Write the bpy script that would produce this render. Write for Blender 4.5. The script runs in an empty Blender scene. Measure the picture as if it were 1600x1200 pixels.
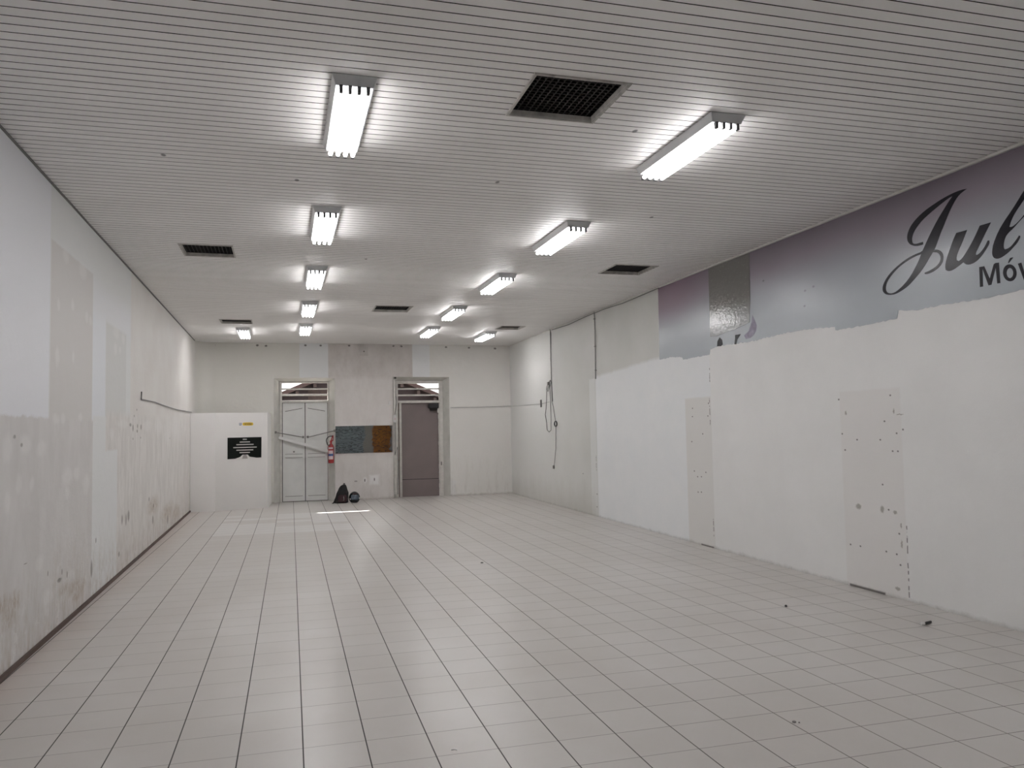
import bpy, bmesh, math, random
from mathutils import Vector, Matrix
from mathutils.geometry import tessellate_polygon
random.seed(7)
scene = bpy.context.scene
COL = scene.collection

# ------------------------------------------------------------------ camera
cam_d = bpy.data.cameras.new('camera')
cam_d.sensor_width = 36.0
cam_d.lens = 36.0 * 1245.19 / 1600.0
cam_d.clip_end = 200
cam = bpy.data.objects.new('camera', cam_d)
COL.objects.link(cam)
def cam_axes(yaw=0.278894, pitch=0.056037, roll=-0.018975):
    cy, sy, cp, sp = math.cos(yaw), math.sin(yaw), math.cos(pitch), math.sin(pitch)
    f = Vector((sy*cp, cy*cp, sp)); r = Vector((cy, -sy, 0)); u = r.cross(f)
    c, s = math.cos(roll), math.sin(roll)
    return r*c + u*s, -r*s + u*c, f
R_, U_, F_ = cam_axes()
cam.matrix_world = Matrix(((R_.x, U_.x, -F_.x, 0.0), (R_.y, U_.y, -F_.y, 0.0), (R_.z, U_.z, -F_.z, 1.68), (0, 0, 0, 1)))
scene.camera = cam

# ------------------------------------------------------------------ world, exposure
world = bpy.data.worlds.new('world')
scene.world = world
world.use_nodes = True
bg = world.node_tree.nodes['Background']
bg.inputs['Color'].default_value = (1.0, 0.97, 0.96, 1)
bg.inputs['Strength'].default_value = 0.9
vs = scene.view_settings
vs.view_transform = 'Standard'
vs.look = 'None'
vs.gamma = 1.0
vs.use_curve_mapping = False
vs.exposure = 1.36
sun_d = bpy.data.lights.new('sun', 'SUN')
sun_d.energy = 12
sun_d.angle = 0.006
sun_d.color = (1.0, 0.95, 0.9)
sun = bpy.data.objects.new('sun', sun_d)
COL.objects.link(sun)
sun.rotation_euler = Vector((0.75, -3.3, -2.75)).to_track_quat('-Z', 'Y').to_euler()
TUBE_STRENGTH = 9.0
scene.cycles.use_denoising = True
scene.cycles.max_bounces = 10
scene.cycles.diffuse_bounces = 6
scene.cycles.sample_clamp_indirect = 6.0

# ------------------------------------------------------------------ room numbers (metres)
H_C = 3.8603                         # ceiling height
Y_BACK, Y_DOOR, Y_FRONT = 20.05, 20.30, -3.5
def XL(y): return -1.85998 - 0.0066515*y
def XR(y): return 5.561865 + 0.0066347*y
TILE = 0.33044
TILE_PHI = 0.0074103
TILE_X0, TILE_Y0 = -1.593977, 4.499215
BOARD = 0.0956044
BOARD_Y0 = 4.170051 - 20*BOARD - 60*BOARD
# ------------------------------------------------------------------ traced outlines, metres on the walls (Y along the wall, Z up)
D_J = [(5.3514, 3.6456), (5.408, 3.6542), (5.5043, 3.6518), (5.6112, 3.6373), (5.7143, 3.6146), (5.8207, 3.5855), (5.9152, 3.5456), (5.9887, 3.4988), (6.0315, 3.4492), (6.0503, 3.4054), (6.0489, 3.3628), (6.0272, 3.3275), (5.9929, 3.3046), (5.947, 3.2864), (5.8931, 3.2818), (5.8601, 3.2831), (5.8609, 3.3068), (5.8915, 3.308), (5.9379, 3.3069), (5.9765, 3.3158), (5.9925, 3.3375), (5.9879, 3.3844), (5.9617, 3.426), (5.9204, 3.4635), (5.8561, 3.5064), (5.763, 3.5464), (5.6725, 3.5798), (5.5989, 3.6051), (5.5411, 3.6228), (5.5059, 3.6257), (5.5501, 3.5913), (5.6105, 3.534), (5.6718, 3.4757), (5.7268, 3.4147), (5.783, 3.347), (5.8239, 3.2923), (5.8571, 3.247), (5.8778, 3.221), (5.9671, 3.2151), (6.0634, 3.1967), (6.163, 3.1629), (6.2572, 3.1204), (6.3371, 3.0674), (6.3836, 3.0135), (6.3992, 2.9723), (6.3926, 2.9398), (6.3599, 2.9092), (6.3053, 2.8938), (6.2382, 2.8887), (6.1629, 2.9034), (6.0636, 2.9375), (5.9813, 2.9883), (5.9003, 3.0439), (5.8359, 3.1015), (5.7956, 3.1456), (5.756, 3.1836), (5.7244, 3.2171), (5.6917, 3.2731), (5.6511, 3.3439), (5.6196, 3.3876), (5.58, 3.4516), (5.526, 3.5279), (5.4738, 3.5866), (5.4306, 3.619), (5.389, 3.6346)]
D_Jh = [(5.889, 3.1998), (5.9684, 3.1945), (6.0649, 3.1729), (6.156, 3.1431), (6.2331, 3.1033), (6.3037, 3.0549), (6.3406, 3.0119), (6.3535, 2.9705), (6.3495, 2.9386), (6.321, 2.9138), (6.2708, 2.9034), (6.2116, 2.9149), (6.1438, 2.9457), (6.0765, 2.988), (6.0176, 3.037), (5.967, 3.0928), (5.9249, 3.1436)]
D_Jt = [(5.7615, 3.1906), (5.7397, 3.2078), (5.6963, 3.1998), (5.6545, 3.1728), (5.6354, 3.1343), (5.6421, 3.0843), (5.6769, 3.0458), (5.7369, 3.0175), (5.7968, 3.0061), (5.8418, 3.006), (5.8604, 3.0126), (5.8596, 3.0242), (5.8103, 3.0291), (5.75, 3.0432), (5.6973, 3.0671), (5.6698, 3.1016), (5.6709, 3.142), (5.6979, 3.1737), (5.7375, 3.1842)]
D_U = [(5.4849, 3.2976), (5.3699, 3.2954), (5.4372, 3.1858), (5.4668, 3.1479), (5.4956, 3.0928), (5.4962, 3.0621), (5.473, 3.0489), (5.4381, 3.0638), (5.3952, 3.1043), (5.3525, 3.1498), (5.3028, 3.2094), (5.2405, 3.2996), (5.13, 3.2993), (5.1792, 3.2368), (5.2382, 3.1562), (5.2719, 3.1114), (5.293, 3.0835), (5.2942, 3.0642), (5.2795, 3.061), (5.2485, 3.0737), (5.2081, 3.1078), (5.1896, 3.1315), (5.1716, 3.1568), (5.1555, 3.1551), (5.1547, 3.1277), (5.1884, 3.0894), (5.2336, 3.0456), (5.2779, 3.0151), (5.3224, 2.9993), (5.3667, 2.9953), (5.4014, 3.0047), (5.4268, 3.0281), (5.4687, 3.009), (5.539, 2.984), (5.5881, 2.9824), (5.6189, 2.9999), (5.6238, 3.035), (5.6059, 3.0938), (5.57, 3.1597), (5.5228, 3.2448)]
D_L = [(4.8181, 3.4666), (4.8715, 3.4078), (4.9368, 3.3402), (4.9984, 3.2837), (5.0658, 3.2089), (5.12, 3.1165), (5.1338, 3.0628), (5.1344, 3.0241), (5.1192, 2.9997), (5.0912, 2.9863), (5.0546, 2.9875), (5.0141, 3.0013), (4.9689, 3.0225), (4.9284, 3.0517), (4.8998, 3.0724), (4.8703, 3.107), (4.8679, 3.1223), (4.879, 3.129), (4.9006, 3.1055), (4.9493, 3.0632), (4.9832, 3.0486), (5.0148, 3.0484), (5.0239, 3.0661), (5.019, 3.1058), (5.0008, 3.148), (4.9731, 3.1725), (4.9269, 3.1974), (4.8618, 3.2438), (4.8307, 3.2625), (4.7718, 3.3051), (4.7005, 3.3857), (4.6509, 3.4858), (4.6744, 3.543), (4.7467, 3.5304)]
D_Lh = [(4.8226, 3.3939), (4.9026, 3.3175), (4.9415, 3.2642), (4.9608, 3.2193), (4.9476, 3.2139), (4.9258, 3.2152), (4.8839, 3.2359), (4.8299, 3.275), (4.7818, 3.323), (4.7211, 3.4068), (4.7058, 3.4775), (4.7507, 3.4659)]
D_M = [(5.268, 2.9555), (5.218, 2.9525), (5.1705, 2.8399), (5.1265, 2.9481), (5.1096, 2.9569), (5.0752, 2.9533), (5.0715, 2.7846), (5.1018, 2.7866), (5.1078, 2.9196), (5.1572, 2.7861), (5.1863, 2.786), (5.2361, 2.9347), (5.2389, 2.7865), (5.2708, 2.7868)]
D_O = [(4.9182, 2.8386), (4.9199, 2.8566), (4.9258, 2.8743), (4.9353, 2.8904), (4.9478, 2.9039), (4.9626, 2.9138), (4.9786, 2.9194), (4.9948, 2.9204), (5.01, 2.9166), (5.0232, 2.9082), (5.0335, 2.8959), (5.04, 2.8804), (5.0425, 2.8628), (5.0406, 2.8444), (5.0346, 2.8265), (5.0248, 2.8103), (5.0119, 2.7968), (4.9969, 2.7872), (4.9809, 2.7818), (4.9648, 2.7812), (4.9498, 2.7853), (4.9369, 2.7938), (4.9269, 2.8061), (4.9205, 2.8214)]
D_Oh = [(4.9485, 2.8428), (4.9489, 2.8534), (4.9513, 2.8636), (4.9556, 2.8729), (4.9614, 2.8805), (4.9684, 2.8859), (4.9762, 2.8889), (4.9841, 2.8891), (4.9917, 2.8865), (4.9984, 2.8814), (5.0038, 2.874), (5.0074, 2.8648), (5.0091, 2.8546), (5.0087, 2.8439), (5.0063, 2.8336), (5.0019, 2.8243), (4.996, 2.8167), (4.9889, 2.8113), (4.9812, 2.8084), (4.9733, 2.8083), (4.9657, 2.811), (4.9591, 2.8162), (4.9538, 2.8235), (4.9502, 2.8326)]
D_AC = [(4.9905, 2.9305), (4.9856, 2.9468), (4.9685, 2.9691), (4.943, 2.9688), (4.9454, 2.9624), (4.9619, 2.9487), (4.9826, 2.9306)]
D_V = [(4.9023, 2.9088), (4.8715, 2.911), (4.8423, 2.8018), (4.8153, 2.9044), (4.7892, 2.904), (4.8316, 2.7627), (4.8543, 2.7602)]
D_BOT = [(11.2802, 2.7115), (10.9103, 2.7176), (10.5435, 2.684), (10.5066, 2.6429), (9.7466, 2.6461), (9.7248, 2.7146), (9.4862, 2.7337), (9.0713, 2.7233), (8.7439, 2.7121), (8.559, 2.7154), (8.0921, 2.7308), (7.6788, 2.7247), (7.3862, 2.7128), (7.1225, 2.6894), (7.1144, 2.6544), (6.6849, 2.6494), (6.2278, 2.657), (6.2066, 2.7304), (5.9994, 2.6996), (5.6269, 2.7007), (5.29, 2.6857), (5.1323, 2.6891), (4.8659, 2.6955)]
D_cuff = [(9.5359, 2.7389), (9.5231, 2.8069), (9.462, 2.8519), (9.3988, 2.8102), (9.3865, 2.7489), (9.4369, 2.7285)]
D_tie = [(9.0794, 2.8367), (8.9426, 2.8328), (9.0219, 2.776), (9.0566, 2.7134), (9.1025, 2.7184), (9.0823, 2.7912)]
D_arm = [(8.8287, 2.754), (8.7264, 2.7585), (8.6533, 2.7821), (8.5862, 2.8377), (8.5752, 2.9), (8.613, 2.9688), (8.6653, 3.0402), (8.6851, 2.9546), (8.7644, 2.8438), (8.8695, 2.8077)]
D_wireA = [(16.4565, 3.8749), (16.4152, 3.195), (16.4535, 2.6373), (16.5242, 2.2484)]
D_wireB = [(16.6346, 3.8834), (16.5524, 3.7736), (16.5911, 3.2109), (16.5855, 2.6452), (16.5683, 2.2501), (16.488, 2.1352), (16.4143, 1.938), (16.3777, 1.8401)]
D_loop = [(16.6241, 2.7323), (16.8088, 2.6726), (16.9069, 2.5781), (16.9257, 2.3064), (16.9865, 2.0933), (17.0408, 1.9796), (16.9602, 1.8059), (16.9261, 1.634), (16.7925, 1.5911), (16.6551, 1.6331), (16.6338, 1.9425), (16.6493, 2.3661), (16.6794, 2.5798), (16.5835, 2.6732), (16.6241, 2.7323)]
D_loop2 = [(16.6745, 2.6504), (16.8631, 2.5471), (16.8215, 2.4877), (16.6765, 2.6222)]
D_drop = [(16.3853, 1.7292), (16.4186, 1.244), (16.5267, 0.9358), (16.5763, 0.8504)]
D_hwire = [(16.7918, 2.2584), (17.4027, 2.2372), (18.7507, 2.2452), (20.2391, 2.2692)]
D_lwire = [(12.1815, 2.2981), (12.1592, 2.1892), (12.3786, 2.1936), (13.4122, 2.2004), (14.5652, 2.1788), (16.2327, 2.1611), (18.8673, 2.1791)]
SPOTS_R = [(7.115, 1.923), (6.366, 1.933), (7.082, 1.56), (6.856, 1.502), (6.527, 1.502), (6.305, 1.567), (7.048, 1.394), (6.366, 1.396), (6.299, 1.397), (6.523, 1.069), (6.456, 0.83), (7.025, 0.421), (6.877, 0.425), (6.512, 0.425), (6.333, 0.321), (6.377, 0.417), (6.331, 0.616), (10.283, 1.923), (10.291, 1.804), (10.012, 1.557), (9.825, 1.98), (9.854, 1.804), (10.333, 1.446), (10.285, 1.027), (9.957, 1.024), (10.197, 0.95), (10.087, 0.956), (10.192, 0.734), (10.101, 0.74), (14.801, 0.77), (14.091, 0.181), (14.075, 0.422), (6.459, 1.682), (6.22, 1.603)]
BLOBS_R = [(6.88, 0.824, 0.038, 0.026), (6.543, 0.826, 0.026, 0.031), (6.369, 0.811, 0.025, 0.018), (7.013, 1.779, 0.013, 0.023), (6.329, 1.778, 0.011, 0.024), (6.302, 0.694, 0.01, 0.024), (6.304, 0.523, 0.011, 0.036), (6.252, 1.746, 0.041, 0.006), (6.381, 0.091, 0.034, 0.018)]
CRACKS_R = [(9.768, 2.269, 2.462), (9.797, 1.68, 2.049), (9.796, 0.162, 0.407), (14.076, 0.853, 1.142), (6.232, 0.443, 0.7), (6.234, 0.206, 0.367), (6.238, 0.028, 0.207)]
SPOTS_L = [(11.903, 2.034), (11.619, 1.638), (12.236, 1.652), (15.374, 1.623), (11.704, 1.947), (6.643, 1.692), (6.814, 1.629)]
BLOBS_L = [(11.419, 1.824, 0.075, 0.021), (12.257, 1.8, 0.049, 0.036), (11.613, 1.783, 0.049, 0.043), (11.964, 1.811, 0.036, 0.026), (11.941, 1.745, 0.052, 0.022), (9.217, 0.308, 0.044, 0.079), (9.416, 0.577, 0.025, 0.027), (8.222, 0.423, 0.019, 0.029), (8.039, 0.476, 0.018, 0.023), (7.582, 0.536, 0.016, 0.021), (6.955, 0.718, 0.041, 0.004), (10.892, 0.647, 0.042, 0.055), (11.153, 0.62, 0.045, 0.073), (11.332, 0.651, 0.069, 0.066), (13.422, 0.386, 0.066, 0.059), (15.13, 0.21, 0.067, 0.078), (10.704, 0.251, 0.041, 0.031), (7.955, 0.418, 0.065, 0.017), (13.479, 0.597, 0.053, 0.03), (13.027, 0.731, 0.049, 0.029)]
DABS_L = [(8.035, 3.332, 0.091, 0.058), (8.707, 3.329, 0.134, 0.076), (7.815, 2.85, 0.042, 0.051), (8.315, 2.922, 0.049, 0.054), (8.893, 2.894, 0.056, 0.058), (9.067, 2.872, 0.058, 0.046), (7.794, 2.394, 0.063, 0.079), (8.363, 2.435, 0.037, 0.048), (7.779, 1.844, 0.084, 0.045), (8.017, 1.848, 0.067, 0.046), (8.669, 1.872, 0.079, 0.038), (10.423, 2.916, 0.157, 0.069), (10.877, 2.899, 0.086, 0.064), (10.393, 2.721, 0.078, 0.069), (10.673, 2.734, 0.062, 0.039), (10.21, 1.723, 0.112, 0.052), (6.488, 1.611, 0.084, 0.101), (6.909, 1.632, 0.113, 0.069), (7.341, 1.595, 0.11, 0.063), (6.767, 1.334, 0.062, 0.067), (7.09, 1.314, 0.051, 0.05), (8.202, 1.316, 0.163, 0.07), (8.54, 1.329, 0.102, 0.061), (8.946, 1.2, 0.112, 0.09), (8.185, 1.171, 0.069, 0.059), (6.508, 1.222, 0.056, 0.068), (7.333, 0.665, 0.091, 0.062), (7.591, 0.349, 0.157, 0.064), (15.068, 1.77, 0.336, 0.223), (13.978, 1.838, 0.287, 0.145), (16.246, 1.823, 0.491, 0.217), (12.799, 1.828, 0.299, 0.075), (10.882, 1.834, 0.341, 0.048)]
BROWN_L = [(8.517, 0.253, 0.251, 0.061), (8.801, 0.22, 0.134, 0.05), (6.591, 0.415, 0.144, 0.092), (6.689, 0.486, 0.149, 0.065), (6.447, 0.512, 0.11, 0.054), (13.479, 0.597, 0.531, 0.119), (15.124, 0.343, 0.674, 0.134), (8.114, 0.31, 0.135, 0.046), (16.306, 0.232, 0.492, 0.12), (8.596, 0.166, 0.204, 0.049)]
# ------------------------------------------------------------------ mesh helpers
class MB:
    """collects shapes, then links them as ONE mesh object"""
    def __init__(s): s.v = []; s.f = []; s.m = []
    def add(s, vs, fs, mi=0):
        o = len(s.v); s.v += [tuple(v) for v in vs]
        for f in fs: s.f.append(tuple(o+i for i in f)); s.m.append(mi)
        return s
    def box(s, x0, x1, y0, y1, z0, z1, mi=0):
        vs = [(x, y, z) for z in (z0, z1) for y in (y0, y1) for x in (x0, x1)]
        return s.add(vs, [(0, 2, 3, 1), (4, 5, 7, 6), (0, 1, 5, 4), (2, 6, 7, 3), (0, 4, 6, 2), (1, 3, 7, 5)], mi)
    def hexa(s, lo, hi, mi=0):
        """lo, hi: four points each, same winding"""
        return s.add(list(lo)+list(hi), [(3, 2, 1, 0), (4, 5, 6, 7), (0, 1, 5, 4), (1, 2, 6, 5), (2, 3, 7, 6), (3, 0, 4, 7)], mi)
    def prism(s, pts, z0, z1, mi=0):
        n = len(pts)
        vs = [(p[0], p[1], z0) for p in pts] + [(p[0], p[1], z1) for p in pts]
        fs = [tuple(range(n-1, -1, -1)), tuple(range(n, 2*n))] + [(i, (i+1) % n, n+(i+1) % n, n+i) for i in range(n)]
        return s.add(vs, fs, mi)
    def tube(s, pts, r, n=8, mi=0, cap=True):
        pts = [Vector(p) for p in pts]; rings = []
        rs = r if isinstance(r, (list, tuple)) else [r]*len(pts)
        up = None
        for i, p in enumerate(pts):
            a = pts[max(i-1, 0)]; b = pts[min(i+1, len(pts)-1)]
            t = (b-a).normalized() if (b-a).length > 1e-9 else Vector((0, 0, 1))
            if up is None:
                up = t.orthogonal().normalized()
            up = (up - t*up.dot(t)); up = up.normalized() if up.length > 1e-6 else t.orthogonal().normalized()
            w = t.cross(up)
            rings.append([p + (up*math.cos(k*math.tau/n) + w*math.sin(k*math.tau/n))*rs[i] for k in range(n)])
        vs = [v for ring in rings for v in ring]; fs = []
        for i in range(len(pts)-1):
            for k in range(n):
                fs.append((i*n+k, i*n+(k+1) % n, (i+1)*n+(k+1) % n, (i+1)*n+k))
        if cap:
            fs.append(tuple(range(n-1, -1, -1))); fs.append(tuple((len(pts)-1)*n+k for k in range(n)))
        return s.add(vs, fs, mi)
    def lathe(s, prof, c, n=24, mi=0):
        """prof: list of (r, z)"""
        vs = []; fs = []
        for r, z in prof:
            for k in range(n):
                a = k*math.tau/n; vs.append((c[0]+r*math.cos(a), c[1]+r*math.sin(a), c[2]+z))
        for i in range(len(prof)-1):
            for k in range(n):
                fs.append((i*n+k, i*n+(k+1) % n, (i+1)*n+(k+1) % n, (i+1)*n+k))
        fs.append(tuple(range(n-1, -1, -1))); fs.append(tuple((len(prof)-1)*n+k for k in range(n)))
        return s.add(vs, fs, mi)
    def rings(s, rings, mi=0):
        n = len(rings[0]); vs = [v for r in rings for v in r]; fs = []
        for i in range(len(rings)-1):
            for k in range(n):
                fs.append((i*n+k, i*n+(k+1) % n, (i+1)*n+(k+1) % n, (i+1)*n+k))
        fs.append(tuple(range(n-1, -1, -1))); fs.append(tuple((len(rings)-1)*n+k for k in range(n)))
        return s.add(vs, fs, mi)
    def build(s, name, mats, parent=None, smooth=False, bevel=0, origin=None):
        me = bpy.data.meshes.new(name)
        o0 = Vector(origin) if origin is not None else Vector((0, 0, 0))
        me.from_pydata([tuple(Vector(v)-o0) for v in s.v], [], s.f)
        if not isinstance(mats, (list, tuple)): mats = [mats]
        for m in mats: me.materials.append(m)
        for p, mi in zip(me.polygons, s.m): p.material_index = mi; p.use_smooth = smooth
        bm = bmesh.new(); bm.from_mesh(me)
        bmesh.ops.recalc_face_normals(bm, faces=bm.faces)
        bm.to_mesh(me); bm.free()
        me.update()
        o = bpy.data.objects.new(name, me); COL.objects.link(o)
        o.location = o0
        if parent is not None:
            o.parent = parent
            if origin is not None: pass
        if bevel:
            b = o.modifiers.new('bevel', 'BEVEL'); b.width = bevel; b.segments = 2; b.limit_method = 'ANGLE'; b.angle_limit = 0.6
        if smooth:
            try:
                me.set_sharp_from_angle(angle=0.7)
            except Exception: pass
        return o

def thing(name, label, cat, loc=(0, 0, 0), group=None):
    o = bpy.data.objects.new(name, None); COL.objects.link(o)
    o.empty_display_size = 0.1
    o.location = loc; o['label'] = label; o['category'] = cat
    if group: o['group'] = group
    return o
def tag(o, label, cat, group=None):
    o['label'] = label; o['category'] = cat
    if group: o['group'] = group
    return o
def struct(o):
    o['kind'] = 'structure'; return o
def L(mb, loc):
    """shift a builder's world coordinates into a thing's own frame"""
    mb.v = [(v[0]-loc[0], v[1]-loc[1], v[2]-loc[2]) for v in mb.v]; return mb
def copy_tree(o, parent=None):
    c = o.copy(); COL.objects.link(c)
    if parent is not None: c.parent = parent
    for ch in list(o.children): copy_tree(ch, c)
    return c

# ------------------------------------------------------------------ material helpers
def srgb(r, g, b):
    f = lambda c: (c/255/12.92) if c/255 <= 0.04045 else ((c/255+0.055)/1.055)**2.4
    return (f(r), f(g), f(b), 1.0)
class M:
    def __init__(s, name):
        s.mat = bpy.data.materials.new(name); s.mat.use_nodes = True
        s.t = s.mat.node_tree; s.n = s.t.nodes; s.l = s.t.links
        s.bsdf = s.n['Principled BSDF']
        s.geo = None
    def put(s, sock, val):
        if hasattr(val, 'is_output'): s.l.new(val, sock)
        else: sock.default_value = val
    def pos(s):
        if s.geo is None:
            s.geo = s.n.new('ShaderNodeTexCoord').outputs['Object']
            s.sep = s.n.new('ShaderNodeSeparateXYZ'); s.l.new(s.geo, s.sep.inputs[0])
        return s.geo
    def xyz(s, i): s.pos(); return s.sep.outputs[i]
    def math(s, op, a, b=None, c=None, clamp=False):
        n = s.n.new('ShaderNodeMath'); n.operation = op; n.use_clamp = clamp
        s.put(n.inputs[0], a)
        if b is not None: s.put(n.inputs[1], b)
        if c is not None: s.put(n.inputs[2], c)
        return n.outputs[0]
    def vmath(s, op, a, b=None):
        n = s.n.new('ShaderNodeVectorMath'); n.operation = op
        s.put(n.inputs[0], a)
        if b is not None: s.put(n.inputs[1], b)
        return n.outputs['Value'] if op in ('LENGTH', 'DISTANCE', 'DOT_PRODUCT') else n.outputs['Vector']
    def comb(s, x, y, z=0.0):
        n = s.n.new('ShaderNodeCombineXYZ'); s.put(n.inputs[0], x); s.put(n.inputs[1], y); s.put(n.inputs[2], z); return n.outputs[0]
    def noise(s, scale=5, detail=3, rough=0.5, vec=None, stretch=None, color=False):
        v = vec if vec is not None else s.pos()
        if stretch: v = s.vmath('MULTIPLY', v, stretch)
        n = s.n.new('ShaderNodeTexNoise'); s.l.new(v, n.inputs['Vector'])
        n.inputs['Scale'].default_value = scale; n.inputs['Detail'].default_value = detail; n.inputs['Roughness'].default_value = rough
        return n.outputs['Color'] if color else n.outputs['Fac']
    def mapr(s, x, a, b, c=0.0, d=1.0, smooth=False):
        n = s.n.new('ShaderNodeMapRange'); n.interpolation_type = 'SMOOTHSTEP' if smooth else 'LINEAR'
        s.put(n.inputs[0], x); n.inputs[1].default_value = a; n.inputs[2].default_value = b; n.inputs[3].default_value = c; n.inputs[4].default_value = d
        return n.outputs[0]
    def mix(s, f, a, b, mode='MIX'):
        n = s.n.new('ShaderNodeMix'); n.data_type = 'RGBA'; n.blend_type = mode
        s.put(n.inputs[0], f); s.put(n.inputs[6], a); s.put(n.inputs[7], b)
        return n.outputs[2]
    def bump(s, h, strength=0.3, dist=0.01):
        n = s.n.new('ShaderNodeBump'); n.inputs['Strength'].default_value = strength; n.inputs['Distance'].default_value = dist
        s.l.new(h, n.inputs['Height']); s.l.new(n.outputs[0], s.bsdf.inputs['Normal']); return n
    def rect(s, uv, u0, u1, v0, v1, soft=0.012):
        """1 inside the rectangle, 0 outside"""
        d = s.vmath('ABSOLUTE', s.vmath('SUBTRACT', uv, ((u0+u1)/2, (v0+v1)/2, 0)))
        d = s.vmath('SUBTRACT', d, ((u1-u0)/2, (v1-v0)/2, 0))
        n = s.n.new('ShaderNodeSeparateXYZ'); s.l.new(d, n.inputs[0])
        return s.mapr(s.math('MAXIMUM', n.outputs[0], n.outputs[1]), -soft, soft, 1.0, 0.0)
    def ell(s, uv, cu, cv, ru, rv, soft=0.25):
        d = s.vmath('MULTIPLY', s.vmath('SUBTRACT', uv, (cu, cv, 0)), (1/ru, 1/rv, 0))
        return s.mapr(s.vmath('LENGTH', d), 1-soft, 1+soft, 1.0, 0.0)
    def many(s, masks):
        o = masks[0]
        for m in masks[1:]: o = s.math('MAXIMUM', o, m)
        return o
    def finish(s, color, rough=0.5, metal=0.0, spec=None):
        s.put(s.bsdf.inputs['Base Color'], color); s.put(s.bsdf.inputs['Roughness'], rough); s.put(s.bsdf.inputs['Metallic'], metal)
        if spec is not None: s.bsdf.inputs['Specular IOR Level'].default_value = spec
        return s.mat
def simple(name, col, rough=0.5, metal=0.0, var=0.06, scale=12, bump=0.0, spec=None):
    m = M(name); n = m.noise(scale, 3)
    c2 = tuple(max(0, c*(1-2.5*var)) for c in col[:3]) + (1,)
    c1 = tuple(min(1, c*(1+var)) for c in col[:3]) + (1,)
    c = m.mix(n, c2, c1)
    if bump: m.bump(m.noise(scale*6, 3), bump, 0.004)
    return m.finish(c, rough, metal, spec)

G = lambda v, w=0.0: (v*(1+w), v, v*(1-w), 1.0)      # a grey, w warms it

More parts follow.
